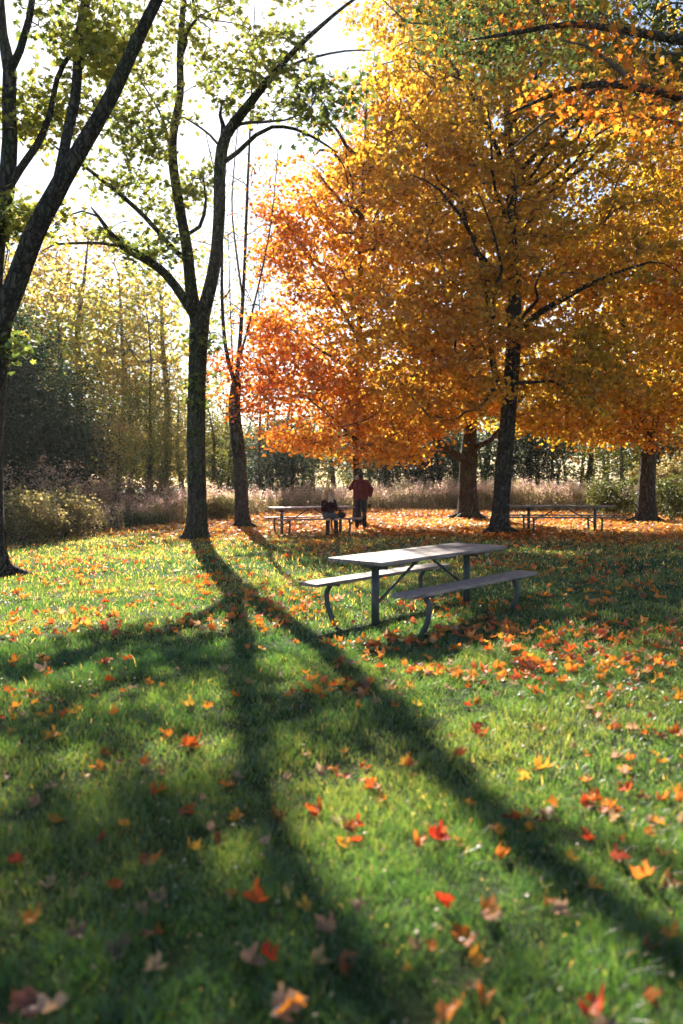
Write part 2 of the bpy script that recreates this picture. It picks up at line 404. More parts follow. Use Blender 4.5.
def wedge(n, y0, y1, marg=0.7, g=None, slope=0.47):
    g = g or rng
    y = np.sqrt(g.uniform(y0 ** 2, y1 ** 2, n)); x = g.uniform(-1, 1, n) * (slope * y + marg)
    return x, y
def build_grass():
    mb = MB(); g = np.random.default_rng(77)
    pal = np.array([(0.012, 0.056, 0.016), (0.024, 0.086, 0.020), (0.048, 0.120, 0.026), (0.086, 0.155, 0.034), (0.16, 0.17, 0.055)])
    for (y0, y1, dens, w, h) in ((1.7, 4.2, 15500, .0029, .036), (4.2, 7.5, 6500, .0043, .042), (7.5, 13, 2000, .0078, .045), (13, 21, 700, .014, .048), (21, 38, 160, .028, .055)):
        area = 0.47 * (y1 ** 2 - y0 ** 2) + 1.4 * (y1 - y0)
        n = int(area * dens); x, y = wedge(n, y0, y1, g=g)
        P2 = np.stack([x, y], 1)
        cl = wob(P2, 9, 31) + 0.6 * wob(P2, 28, 32)
        lowf = wob(P2, 2.6, 35); keep = (g.random(n) < np.clip(0.74 + 0.3 * cl + .28 * np.minimum(lowf + .35, 0), 0.08, 1)) & (y < edge_y(x) + 0.6) & (g.random(n) < 1 - 0.88 * litter_density(x, y))
        x, y, cl = x[keep], y[keep], cl[keep]; n = len(x)
        z = gh(x, y) - 0.004
        hh = h * np.exp(g.normal(0, 0.3, n)) * (1 + 0.35 * cl); ww = w * (0.7 + 0.6 * g.random(n))
        th = g.uniform(0, 6.283, n); cx, sx = np.cos(th), np.sin(th)
        la = g.uniform(0, 6.283, n); lean = hh * np.abs(g.normal(0.65, 0.4, n))
        lx, ly = np.cos(la) * lean, np.sin(la) * lean
        B = np.stack([x, y, z], 1); W = np.stack([cx, sx, 0 * x], 1) * ww[:, None] / 2
        Md = B + np.stack([lx * .35, ly * .35, hh * .6], 1); Tp = B + np.stack([lx, ly, hh * 0.95], 1)
        V = np.stack([B - W, B + W, Md + W * .8, Md - W * .8, Tp], 1).reshape(-1, 3)
        k = np.arange(n)[:, None] * 5
        i = np.clip((wob(np.stack([x, y], 1), 1.7, 33) * .25 + .45 + g.normal(0, .2, n)) * 4, 0, 3.999)
        f = (i % 1)[:, None]; i = i.astype(int); c = pal[i] * (1 - f) + pal[i + 1] * f
        dry = g.random(n) < np.clip(.008 + .017 * (y - 7.5), .008, .30); c[dry] = np.array([(0.46, 0.38, 0.15)]) * np.exp(g.normal(0, .2, (dry.sum(), 1)))  # dry straw blades; their increase with distance also paints in the far lawn's sunlit paleness
        c *= np.exp(g.normal(0, .15, (n, 1)))
        mb.add(V, k + np.array([[0, 1, 2, 3]]), np.repeat(c, 5, 0))
        mb.F.append(k + np.array([[3, 2, 4]]) + (mb.n - 5 * n))
    n = 60000; x, y = wedge(n, 1.8, 11, g=g); P2 = np.stack([x, y], 1)
    q = (wob(P2, 2.1, 36) + .5 * wob(P2, 6, 37)) > .75 - .0 * y; x, y = x[q], y[q]; n = len(x)
    Pn = np.stack([x, y, gh(x, y) + .018 + .02 * g.random(n)], 1)
    leaf_cloud(mb, Pn, g.uniform(.012, .024, n), np.array([(.035, .085, .022)]) * np.exp(g.normal(0, .25, (n, 1))), STAR, .45, g)
    o = link('lawn_grass', mb.mesh('lawn_grass', M_grass)); tag(o, 'short green grass and clover of the mown lawn', 'grass', None, 'stuff')
build_grass()

# ================================================================== FALLEN LEAVES
def maple_outline():
    h = [(0.03, 0.0), (0.10, -0.03), (0.30, -0.10), (0.27, 0.02), (0.42, 0.06), (0.38, 0.13), (0.36, 0.20), (0.44, 0.27), (0.60, 0.33), (0.50, 0.38), (0.56, 0.50), (0.43, 0.47), (0.32, 0.42), (0.23, 0.41),
         (0.20, 0.56), (0.30, 0.62), (0.20, 0.68), (0.16, 0.80), (0.07, 0.86), (0.0, 1.05)]
    return h + [(-x, y) for x, y in h[-2::-1]]
OUT = np.array(maple_outline())
def leaf_mesh(seed, s=1.0):
    """one real fallen maple leaf: lobed blade, curled and cupped, with its stalk"""
    g = np.random.default_rng(seed)
    o = OUT + g.normal(0, 0.012, OUT.shape); c = np.array([0, 0.25])
    rings = [0.0, 0.35, 0.7, 1.0]; V = [(*c, 0)]
    for q in rings[1:]:
        for p in o: V.append((*(c + (p - c) * q), 0))
    V = np.array(V); n = len(o)
    cup, fold, cx, cy = g.normal(0.2, 0.35), g.uniform(-0.1, .8), g.normal(0, 0.6), g.normal(0, 0.55)
    x, y = V[:, 0], V[:, 1] - 0.3
    z = cup * (x ** 2 + y ** 2) + fold * np.abs(x) * 0.5 + cx * x * y + cy * x * x * np.sign(x) + 0.05 * np.sin(9 * x + 7 * y + seed)
    V[:, 2] = z
    # curled rim: blade arcs about one axis
    k = g.uniform(0.0, 2.6); a = g.uniform(0, 3.14); d = np.array([math.cos(a), math.sin(a)])
    u = x * d[0] + y * d[1]; w = -x * d[1] + y * d[0]
    if k > 0.3:
        uu = np.sin(u * k * 1.5) / (k * 1.5); V[:, 2] += (1 - np.cos(u * k * 1.5)) / (k * 1.5)
        V[:, 0] = uu * d[0] - w * d[1]; V[:, 1] = uu * d[1] + w * d[0] + 0.3
    Fs3 = [[0, 1 + i, 1 + (i + 1) % n] for i in range(n)]
    Fs4 = [[1 + r_ * n + i, 1 + (r_ + 1) * n + i, 1 + (r_ + 1) * n + (i + 1) % n, 1 + r_ * n + (i + 1) % n] for r_ in range(2) for i in range(n)]
    V[:, 2] -= V[:, 2].min()
    return V * s, np.array(Fs3), np.array(Fs4)
LC = {  # name: (rgb, word)
    'orange': ((0.80, 0.28, 0.035), 'orange'), 'red': ((0.62, 0.11, 0.02), 'red'), 'rust': ((0.26, 0.07, 0.03), 'dark brown'),
    'tan': ((0.46, 0.28, 0.15), 'tan'), 'pale': ((0.52, 0.32, 0.20), 'pale buff'), 'yellow': ((0.72, 0.42, 0.06), 'yellow'), 'grey': ((0.22, 0.14, 0.09), 'dull brown')}
def fallen_mat(nm, c):
    m, nt, N, L = newmat('fallen_' + nm)
    o = N.new('ShaderNodeOutputMaterial'); tc = N.new('ShaderNodeTexCoord'); oi = N.new('ShaderNodeObjectInfo')
    n = N.new('ShaderNodeTexNoise'); n.inputs['Scale'].default_value = 22; n.inputs['Detail'].default_value = 5
    r = N.new('ShaderNodeValToRGB'); c = np.array(c)
    r.color_ramp.elements[0].color = (*(c * 0.55), 1); r.color_ramp.elements[0].position = .3
    r.color_ramp.elements[1].color = (*np.clip(c * 1.15, 0, .9), 1); r.color_ramp.elements[1].position = .6
    hs = N.new('ShaderNodeHueSaturation')
    mr = N.new('ShaderNodeMapRange'); mr.inputs[3].default_value = 0.485; mr.inputs[4].default_value = 0.515
    L.new(oi.outputs['Random'], mr.inputs[0]); L.new(mr.outputs[0], hs.inputs['Hue'])
    L.new(tc.outputs['Object'], n.inputs['Vector']); L.new(n.outputs['Fac'], r.inputs[0]); L.new(r.outputs[0], hs.inputs['Color'])
    d = N.new('ShaderNodeBsdfPrincipled'); d.inputs['Roughness'].default_value = 0.55; d.inputs['Specular IOR Level'].default_value = 0.35
    t = N.new('ShaderNodeBsdfTranslucent'); mx = N.new('ShaderNodeMixShader'); mx.inputs[0].default_value = 0.5
    L.new(hs.outputs[0], d.inputs['Base Color']); L.new(hs.outputs[0], t.inputs['Color'])
    L.new(d.outputs[0], mx.inputs[1]); L.new(t.outputs[0], mx.inputs[2]); L.new(mx.outputs[0], o.inputs['Surface'])
    return m
LMAT = {k: fallen_mat(k, v[0]) for k, v in LC.items()}
def build_fallen():
    g = np.random.default_rng(9)
    meshes = {}
    def get(colr, v):
        if (colr, v) not in meshes:
            V, F3, F4 = leaf_mesh(100 + v); mb = MB(); mb.add(V, F3); mb.F.append(F4)
            k = MB(); t0 = V[0] * [1, 1, 1]
            tube(mb, [V[1] * [0, 1, 1], (0.02, -0.18, V[1][2] + .02), (0.05, -0.42, V[1][2] + .06)], [.012, .009, .011], 4, cap=False)
            meshes[(colr, v)] = mb.mesh('fallen_leaf', LMAT[colr], True)
        return meshes[(colr, v)]
    spots = [(262,908,'red',1.15),(120,889,'red',.9),(242,966,'pale',1.05),(55,831,'orange',.9),(152,798,'red',1.1),(183,811,'red',1.1),(226,789,'red',1.2),(318,813,'red',1.1),(337,818,'tan',1),
        (345,834,'rust',.9),(362,831,'red',.95),(349,843,'red',.9),(418,842,'orange',1.2),(431,839,'red',1.3),(442,833,'red',.8),(583,804,'red',1.15),(537,773,'orange',1.3),(527,782,'yellow',.9),(449,915,'red',.95),
        (486,919,'orange',1),(482,927,'pale',.9),(190,856,'yellow',.9),(148,864,'orange',1),(144,870,'rust',.8),(128,829,'orange',.8),(583,1008,'red',1.2),(128,958,'grey',1.2),(285,1018,'pale',1.1),(292,1021,'orange',1),
        (562,911,'yellow',.7),(550,905,'orange',.5),(501,837,'orange',.7),(272,972,'red',.9),(312,968,'tan',.9),(331,942,'tan',1),(338,968,'rust',1.1),(265,850,'pale',.9),(233,895,'orange',.7),(310,913,'yellow',.7),
        (163,905,'tan',.9),(140,912,'pale',.9),(45,893,'tan',.9),(8,872,'rust',.9),(40,812,'tan',.8),(100,849,'rust',.8),(200,800,'pale',.6),(213,835,'pale',.7),(215,847,'rust',.8),(411,972,'yellow',.5),(148,978,'pale',.9),
        (145,947,'rust',1),(70,952,'grey',.9),(25,1020,'rust',1),(415,957,'tan',.6),(486,997,'orange',1),(466,988,'tan',.8),(451,1022,'orange',1),(648,958,'rust',.9),(643,1006,'rust',.8),(589,890,'yellow',.8),
        (630,775,'orange',1.1),(655,771,'orange',.9),(664,833,'orange',.9),(622,865,'rust',.9),(613,868,'rust',.9),(545,814,'tan',1.1),(555,812,'orange',.8),(590,840,'rust',.8),(613,813,'orange',.8),(598,801,'red',.8),(660,803,'orange',.9),
        (466,806,'orange',.7),(463,845,'orange',.7),(366,788,'red',1),(373,789,'tan',.9),(384,802,'red',.8),(337,780,'red',.8),(322,778,'pale',.9),(289,777,'pale',.7),(240,779,'pale',.9),(412,766,'red',1),(400,765,'yellow',1),(413,774,'orange',.8),
        (280,813,'orange',.7),(243,818,'orange',.8),(270,820,'rust',.9),(100,762,'rust',.9),(140,770,'red',.9),(85,782,'yellow',.7),(160,776,'red',.9),(57,791,'pale',.8),(3,784,'pale',.8),(190,748,'red',1.5),(200,752,'orange',1.2),(173,741,'orange',1.2),
        (60,745,'orange',1.2),(45,743,'orange',1),(122,770,'rust',.7),(118,722,'orange',1),(105,686,'red',1),(150,688,'orange',1),(193,711,'yellow',1.2),(205,715,'orange',1),(240,700,'red',1)]
    items = []
    for (px, py, c, s) in spots: q = onground(px, py); items.append([q[0], q[1], c, s])
    n = 5200; x, y = wedge(n * 4, 2.0, 24, 1.5, g)
    P2 = np.stack([x, y], 1)
    w = wob(P2, 1.6, 51) * .6 + wob(P2, 5, 52) * .4
    right = 1 / (1 + np.exp(-(x - 0.0 + 0.2 * (y - 5)) / 0.6))
    mid = np.exp(-((y - 6.2) / 2.6) ** 2)
    dens = (0.30 + 0.66 * mid * (0.5 + 1.15 * right)) * np.clip(0.45 + 2.1 * w, 0.05, 2.6) * np.where(y < 3.6, 0.55, 1)
    dens *= np.where(y > 11, 0.7, 1)
    keep = g.random(len(x)) < dens * 1.0
    keep &= (y < edge_y(x))
    x, y, = x[keep], y[keep]
    names = list(LC); pr = np.array([.48, .26, .08, .11, .05, .05, .01])
    for a, b in zip(x, y): items.append([a, b, names[g.choice(7, p=pr / pr.sum())], float(np.clip(g.normal(.82, .18), .4, 1.2))])
    items.sort(key=lambda t: t[1] - 0.25 * (t[3] > 1))
    inview = lambda a, b: abs(341.5 + F * a / b - 341.5) < 352 and b > 2.36
    single = [t for t in items if inview(t[0], t[1])][:299]
    sid = set(id(t) for t in single); rest = [t for t in items if id(t) not in sid]
    # ---- the nearest 299, each its own object with a label that singles it out
    cells = {}
    for t in single:
        px = 341.5 + F * t[0] / t[1]; py = 475 + F * CAMZ / t[1]
        v = int(g.integers(0, 10)); tilt = abs(g.normal(0, .33)); t += [v, tilt, px, py]
        shape = ('lying flat' if tilt < .3 else 'tilted up') if v % 2 else ('curled' if tilt < .35 else 'half upright')
        size = 'large' if t[3] > 1.02 else ('small' if t[3] < .72 else 'middling')
        cells.setdefault((t[2], shape, size, int(px // 171), int((py - 690) // 70)), []).append(t)
    cn = ['far left', 'left of centre', 'right of centre', 'far right']
    def rn(k): return ['in upper lawn', 'in middle lawn', 'in middle foreground', 'in low foreground', 'near bottom edge'][max(0, min(4, k))]
    ordw = {1: [''], 2: ['left one, ', 'right one, '], 3: ['left one, ', 'middle one, ', 'right one, ']}
    for (c, shape, size, ci, ri), L_ in cells.items():
        L_.sort(key=lambda t: t[6])
        ow = ordw.get(len(L_), [f'{w_} one from left, ' for w_ in ('first', 'second', 'third', 'fourth', 'fifth', 'sixth', 'seventh', 'eighth', 'ninth', 'tenth')])
        for k, t in enumerate(L_):
            xx, yy, cc, s, v, tilt, px, py = t
            o = link('fallen_leaf', get(cc, v)); sz = 0.086 * s
            o.scale = (sz, sz * g.uniform(.85, 1.05), sz)
            o.rotation_euler = (g.normal(0, 1) * tilt, g.normal(0, 1) * tilt, g.uniform(0, 6.28))
            o.location = (xx, yy, float(gh(np.array([xx]), np.array([yy]))[0]) + 0.014 + 0.05 * min(tilt, .6) * s)
            lab = f'{ow[min(k, len(ow) - 1)]}{size} {LC[c][1]} maple leaf {shape} {cn[max(0, min(3, ci))]} {rn(ri)}'
            tag(o, lab, 'leaf', 'fallen maple leaves on the lawn')
    # ---- all the others as one litter
    mb = MB(); var = [leaf_mesh(300 + k) for k in range(10)]
    X = np.array([t[0] for t in rest]); Y = np.array([t[1] for t in rest]); S = np.array([t[3] for t in rest]) * .105
    Cc = np.array([LC[t[2]][0] for t in rest]) * np.exp(g.normal(0, .18, (len(rest), 1)))
    vi = g.integers(0, 10, len(rest))
    def rot(n, tl):
        nz = np.stack([g.normal(0, tl, n), g.normal(0, tl, n), np.ones(n)], 1); nz /= np.linalg.norm(nz, axis=1)[:, None]
        a = g.normal(size=(n, 3)); a -= nz * np.sum(a * nz, 1)[:, None]; a /= np.linalg.norm(a, axis=1)[:, None]
        return a, np.cross(nz, a), nz
    for k in range(10):
        q = vi == k; n = q.sum(); V, F3, F4 = var[k]; V = V - [0, .3, 0]; a, b, c = rot(n, .35)
        TT = V[None] * S[q][:, None, None]
        Pn = np.stack([X[q], Y[q], gh(X[q], Y[q]) + .035], 1)
        W = Pn[:, None] + TT[..., 0:1] * a[:, None] + TT[..., 1:2] * b[:, None] + TT[..., 2:3] * c[:, None]
        off = (np.arange(n) * len(V))[:, None, None]
        base = mb.n
        mb.add(W.reshape(-1, 3), (F3[None] + off).reshape(-1, 3), np.repeat(Cc[q], len(V), 0))
        mb.F.append((F4[None] + off).reshape(-1, 4) + base)
    # carpet under the maples
    n = 60000; x, y = wedge(n, 13, 41, 4, g, 0.55)
    keep = (g.random(n) < litter_density(x, y) * np.clip(.75 + .4 * wob(np.stack([x, y], 1), 2.2, 61), .15, 1) + .02) & (y < edge_y(x) + 1.0)
    x, y = x[keep], y[keep]; n = len(x); Pn = np.stack([x, y, gh(x, y) + .02 + .03 * g.random(n)], 1)
    col = leaf_cols(Pn, [(0.30, .09, .03), (0.60, .20, .03), (0.70, .30, .05), (0.72, .40, .10), (.60, .44, .24)], 63, 1.3, .25)
    leaf_cloud(mb, Pn, g.uniform(.09, .15, n), col, STAR, .4, g)
    # crumbs and bits of dry leaf between the blades
    n = 9000; x, y = wedge(n, 1.9, 14, 1, g); Pn = np.stack([x, y, gh(x, y) + .015 + .025 * g.random(n)], 1)
    col = leaf_cols(Pn, [(.16, .08, .04), (.30, .14, .06), (.40, .26, .14), (.46, .36, .24)], 64, 3, .2)
    leaf_cloud(mb, Pn, g.uniform(.008, .024, n), col, KITE, .6, g)
    tag(link('leaf_litter', mb.mesh('leaf_litter', M_litter)), 'orange and brown fallen leaves covering the lawn and the ground under the maples', 'leaf litter', None, 'stuff')
build_fallen()

# ================================================================== LEFT-HAND TREES
def left_tree():
    s = Skel(.88); Y = 13.0
    s.limb([pp(-8, 577, Y, .34), pp(-9, 560, Y, .30), pp(-11, 520, Y, .27), pp(-12, 450, Y, .26), pp(-10, 400, Y, .26), pp(-6, 352, Y, .27)], step=.25, ok_from=4)
    s.limb([pp(-6, 352, Y, .25), pp(0, 320, 13, .22), pp(14, 289, 13, .19), pp(34, 235, 12.9, .175), pp(63, 180, 12.8, .16), pp(92, 130, 12.7, .14), pp(112, 95, 12.6, .125), pp(128, 60, 12.5, .11), pp(143, 28, 12.4, .10), pp(158, -2, 12.3, .09), pp(180, -60, 12.2, .07), pp(205, -140, 12.2, .04)], ok_from=6)
    s.limb([pp(52, 200, 12.85, .11), pp(59, 178, 13, .105), pp(66, 140, 13.2, .10), pp(75, 100, 13.4, .10), pp(78, 60, 13.6, .095), pp(81, 25, 13.7, .09), pp(88, -5, 13.8, .08), pp(98, -70, 14, .06), pp(104, -150, 14, .03)], ok_from=6)
    s.limb([pp(-6, 352, Y, .24), pp(-9, 300, 13.3, .20), pp(-4, 240, 13.5, .175), pp(6, 190, 13.6, .16), pp(10, 140, 13.7, .14), pp(9, 100, 13.7, .13), pp(10, 72, 13.7, .13), pp(3, 35, 13.8, .09), pp(0, 0, 13.9, .08), pp(-8, -80, 14, .05)], ok_from=6)
    s.limb([pp(10, 74, 13.7, .10), pp(20, 50, 13.6, .075), pp(29, 20, 13.5, .065), pp(34, -20, 13.4, .055), pp(42, -100, 13.3, .03)], ok_from=6)
    s.limb([pp(4, 195, 13.6, .09), pp(21, 168, 13.6, .075), pp(40, 140, 13.7, .07), pp(50, 115, 13.8, .06), pp(57, 79, 13.9, .05), pp(71, 53, 14, .045), pp(85, 40, 14.1, .03), pp(110, 30, 14.2, .02)], ok_from=6)
    s.limb([pp(-6, 352, Y, .16), pp(-60, 290, 13.5, .15), pp(-110, 200, 14, .12), pp(-140, 90, 14.5, .09), pp(-150, -40, 15, .05)], ok_from=6)
    T = []
    def blob(n, px, py, Y, rx, ry, rz, sd, md=.3): T.append(ell(n, at(px, py, Y), (rx, ry, rz), .5, md, sd))
    blob(16, 66, 28, 13.9, .7, .8, .55, 1); blob(12, 100, 55, 13.3, .4, .6, .35, 2); blob(18, 30, 110, 14.1, .7, .8, .6, 3)
    blob(10, 12, 215, 13.6, .4, .5, .35, 4); blob(12, 30, 215, 13.4, .5, .4, .3, 41); blob(8, 8, 340, 12.9, .3, .3, .3, 5); blob(16, 60, 110, 14.4, .7, .8, .6, 6); blob(14, 105, 30, 13.6, .6, .6, .5, 7)
    blob(90, 40, -190, 13, 3.4, 3.2, 2.2, 8, .5); blob(60, -160, -20, 14, 3, 3, 3.4, 9, .5); blob(30, 150, -120, 12.5, 1.6, 1.6, 1.2, 10, .45)
    T = np.concatenate(T); s.grow(T, .35)
    Lp = spray(T, 30, .19, .11, 5); sets = [(Lp, rng.uniform(.09, .14, len(Lp)), leaf_cols(Lp, GRN, 5, .9), .8)]
    make_tree('forked_tree', 'nearest dark forked tree standing at the left edge of the lawn', s, sets, M_bark, M_leafgreen, seed=3, tmpl=STAR)
left_tree()

def centre_tree():
    s = Skel(.78); Y = 20.2
    s.limb([pp(195, 541, Y, .36), pp(196, 528, Y, .34), pp(197, 500, Y, .315), pp(196, 440, Y, .30), pp(197, 385, Y, .29), pp(199, 330, Y, .31)], step=.25, ok_from=4)
    s.limb([pp(199, 330, Y, .24), pp(207, 300, 20, .215), pp(215, 262, 19.8, .195), pp(219, 215, 19.5, .18), pp(220, 165, 19.3, .18), pp(226, 135, 19.1, .165), pp(246, 108, 18.7, .135), pp(270, 78, 18.3, .105), pp(296, 49, 18, .075), pp(320, 27, 17.7, .055), pp(345, 6, 17.5, .04), pp(375, -15, 17.2, .025)], ok_from=7)
    s.limb([pp(199, 330, Y, .23), pp(192, 295, 20.4, .20), pp(187, 250, 20.7, .185), pp(180, 210, 21, .165), pp(173, 165, 21.2, .155), pp(173, 135, 21.3, .145), pp(180, 95, 21.4, .13), pp(180, 60, 21.5, .12), pp(182, 20, 21.6, .105), pp(187, -30, 21.7, .09), pp(195, -110, 21.8, .05)], ok_from=7)
    s.limb([pp(196, 318, Y, .17), pp(176, 287, 20, .15), pp(160, 269, 19.8, .14), pp(140, 256, 19.5, .13), pp(122, 246, 19.2, .10), pp(108, 230, 19, .07), pp(98, 216, 18.9, .05), pp(91, 207, 18.8, .03)], ok_from=7)
    s.limb([pp(122, 246, 19.2, .06), pp(100, 243, 19, .05), pp(75, 243, 18.9, .045), pp(55, 244, 18.8, .035), pp(40, 252, 18.7, .02)], ok_from=7)
    s.limb([pp(95, 213, 18.9, .035), pp(82, 211, 18.8, .03), pp(66, 216, 18.7, .025), pp(50, 228, 18.6, .018)], ok_from=7)
    s.limb([pp(187, 262, 20.6, .10), pp(168, 243, 20.4, .085), pp(145, 217, 20.2, .08), pp(115, 190, 20, .07), pp(85, 167, 19.8, .055), pp(62, 152, 19.6, .04), pp(44, 138, 19.5, .025)], ok_from=7)
    s.limb([pp(222, 162, 19.3, .09), pp(238, 152, 19.2, .075), pp(256, 135, 19.1, .065), pp(272, 127, 19, .055), pp(295, 129, 18.9, .045), pp(318, 140, 18.8, .035), pp(338, 153, 18.7, .02)], ok_from=7)
    s.limb([pp(225, 140, 19.2, .06), pp(240, 124, 19, .055), pp(262, 122, 18.8, .045), pp(285, 120, 18.6, .03)], ok_from=7)
    s.limb([pp(222, 150, 19.2, .09), pp(223, 125, 19.1, .07), pp(220, 115, 19.1, .05), pp(222, 102, 19.1, .03)], ok_from=7)
    s.limb([pp(258, 90, 18.5, .06), pp(290, 66, 18.4, .045), pp(315, 57, 18.3, .035), pp(345, 51, 18.2, .025), pp(375, 50, 18.1, .015)], ok_from=7)
    s.limb([pp(262, 82, 18.4, .05), pp(255, 72, 18.5, .04), pp(240, 69, 18.6, .03), pp(222, 67, 18.7, .02)], ok_from=7)
    s.limb([pp(218, 150, 19.3, .05), pp(210, 135, 19.4, .04), pp(192, 122, 19.5, .03), pp(183, 117, 19.6, .02)], ok_from=7)
    s.limb([pp(194, 240, 20.7, .07), pp(204, 215, 20.9, .06), pp(206, 200, 21, .045), pp(202, 170, 21.1, .03)], ok_from=7)
    s.limb([pp(172, 150, 21.2, .05), pp(163, 120, 21, .04), pp(150, 95, 20.8, .03), pp(140, 80, 20.6, .02)], ok_from=7)
    T = []
    def blob(n, px, py, Y, rx, ry, rz, sd, md=.35): T.append(ell(n, at(px, py, Y), (rx, ry, rz), .55, md, sd))
    blob(22, 158, 88, 20.8, .8, 1.1, .8, 1, .28); blob(26, 128, 125, 20, .8, 1.0, .6, 2, .26); blob(24, 128, 175, 20, 1.2, 1.1, .6, 3, .28); blob(16, 108, 75, 20.4, .9, 1.2, .7, 31, .28); blob(16, 175, 200, 21, .8, .8, .5, 4)
    blob(26, 140, 245, 19.6, 1.3, 1, .55, 5); blob(14, 152, 150, 20.4, .5, 1, .5, 32, .25); blob(20, 300, 85, 18.4, 1.2, 1, .7, 6); blob(20, 275, 55, 18.5, 1.2, 1, .6, 7); blob(18, 205, 55, 21, .8, 1, .8, 8); blob(16, 235, 95, 18.9, .8, .9, .6, 9)
    blob(22, 325, 105, 18.3, 1.0, 1.0, .6, 10); blob(10, 200, 180, 20.8, .5, .6, .4, 11); blob(16, 120, 60, 20.5, .9, 1, .8, 12); blob(10, 207, 345, 20.1, .35, .35, .5, 13, .2); blob(8, 196, 390, 20, .4, .4, .5, 14, .2)
    blob(80, 210, -120, 20, 4.5, 4, 2.6, 15, .6); blob(22, 240, 10, 19.6, 1.5, 1.4, .8, 16, .5); blob(16, 150, 20, 21, 1.2, 1.2, .8, 17, .5)
    T = np.concatenate(T); s.grow(T, .4, up=.6)
    T = T[np.random.default_rng(4).random(len(T)) < .8]; Lp = spray(T, 27, .20, .11, 6); sets = [(Lp, rng.uniform(.10, .17, len(Lp)), leaf_cols(Lp, [GRN[1], GRN[2], GRN[3], GRN[3], GRN[4]], 6, .8), .8)]
    make_tree('forked_tree', 'tall forked tree with mossy trunk throwing the long shadow, left of centre', s, sets, M_barkmoss, M_leafgreen, seed=8, tmpl=STAR)
centre_tree()

def slim_tree():
    s = Skel(.95); Y = 25.3
    s.limb([pp(243, 528, Y, .26), pp(242, 515, Y, .235), pp(241, 480, Y, .22), pp(238, 445, Y, .215), pp(234, 410, Y, .20), pp(236, 385, Y, .18)], step=.25, ok_from=3)
    s.rs = .62
    s.limb([pp(236, 388, Y, .12), pp(240, 340, 25.3, .10), pp(244, 280, 25.5, .085), pp(247, 200, 25.7, .07), pp(250, 130, 25.9, .05), pp(253, 50, 26, .03), pp(255, 0, 26, .02)], ok_from=3)
    s.limb([pp(236, 388, Y, .12), pp(226, 350, 25, .10), pp(222, 300, 24.8, .08), pp(222, 240, 24.7, .06), pp(218, 190, 24.6, .04), pp(205, 130, 24.5, .02)], ok_from=3)
    s.limb([pp(239, 360, Y, .07), pp(250, 320, 25, .06), pp(262, 270, 24.7, .045), pp(272, 215, 24.5, .035), pp(278, 150, 24.3, .02)], ok_from=3)
    s.limb([pp(243, 300, 25.4, .06), pp(236, 250, 25.6, .05), pp(232, 200, 25.8, .04), pp(238, 120, 26, .025), pp(240, 60, 26, .015)], ok_from=3)
    T1 = ell(60, at(250, 375, 25), (1.5, 1.4, 1.5), .6, .35, 3)
    T2 = ell(190, at(245, 210, 25.3), (1.9, 1.8, 4.8), .6, .36, 4)
    T = np.concatenate([T1, T2]); s.grow(T, .4, up=1.2)
    L1 = spray(T1, 26, .26, .12, 7); k = rng.random(len(T2)) < .16; L2 = spray(T2[k], 12, .2, .1, 8)
    sets = [(L1, rng.uniform(.09, .13, len(L1)), leaf_cols(L1, ORG, 7, .9), .8), (L2, rng.uniform(.08, .12, len(L2)), leaf_cols(L2, [GRN[3], GRN[4], ORG[0]], 8), .8)]
    make_tree('slim_tree', 'slim bent tree with bare upper stems and orange leaves, right of the tall forked tree', s, sets, M_bark, M_leaf, seed=5)
slim_tree()

# ================================================================== MAPLES
def maple(name, label, trunk, limbs, ells, pal, seed, nleaf, size=(.10, .16), okz=2.6, bark=None, grad=None, sx=.31, sz=.085, up=.75, nlimb=18, clear=None, rtip=.012, group='maples in autumn colour'):
    s = Skel(.89); s.limb(trunk, step=.25, ok_from=okz)
    for l in limbs: s.limb(l, step=.4, ok_from=okz)
    gl = np.random.default_rng(seed + 500); A0 = np.array(s.p); nt_ = len(catmull(trunk, .25)); H = A0[:nt_, 2].max()
    for q in range(nlimb):
        j = int(gl.uniform(.28, .85) * nt_); a0 = A0[j]; (n_, c_, r_, _, _) = ells[0]
        th = gl.uniform(0, 6.28) if q % 3 else gl.uniform(3.6, 5.8)
        hz = min(r_[0], r_[1]) * gl.uniform(.75, 1.02); rise = gl.uniform(.35, 1.15) * hz
        e = np.array([a0[0] + math.cos(th) * hz, a0[1] + math.sin(th) * hz, min(a0[2] + rise, H + 1)])
        K = []; r0 = gl.uniform(.045, .075)
        for u in np.linspace(0, 1, 7):
            pnt = a0 + (e - a0) * u + np.array([0, 0, -.10 * hz * math.sin(u * 3.14) * gl.uniform(.2, 1)]) + (gl.normal(0, .11, 3) if 0 < u < 1 else 0)
            K.append((*pnt, r0 * (1 - u) ** .8 + .012))
        s.limb(K, start=j, step=.35, ok_from=okz)
    T = np.concatenate([ell(int(n * 1.2), c, r, sh, md * .88, seed + i) for i, (n, c, r, sh, md) in enumerate(ells)])
    T = T[T[:, 2] > 2.1]
    if clear:   # the lower trunk stands free of leaves on its near side
        b0 = np.array(trunk[0]); T = T[~((np.abs(T[:, 0] - b0[0] - .25) < clear[0]) & (T[:, 2] < clear[1]) & (T[:, 1] < b0[1] + .5))]
    s.grow(T, .45, up=up)
    Lp = spray(T, nleaf, sx, sz, seed); Lp = Lp[Lp[:, 2] > 1.75]
    sets = [(Lp, np.random.default_rng(seed).uniform(*size, len(Lp)), leaf_cols(Lp, pal, seed, .9, .32, grad), 1.1)]
    return make_tree(name, label, s, sets, bark or M_bark, M_leaf, group=group, seed=seed, rtip=rtip)
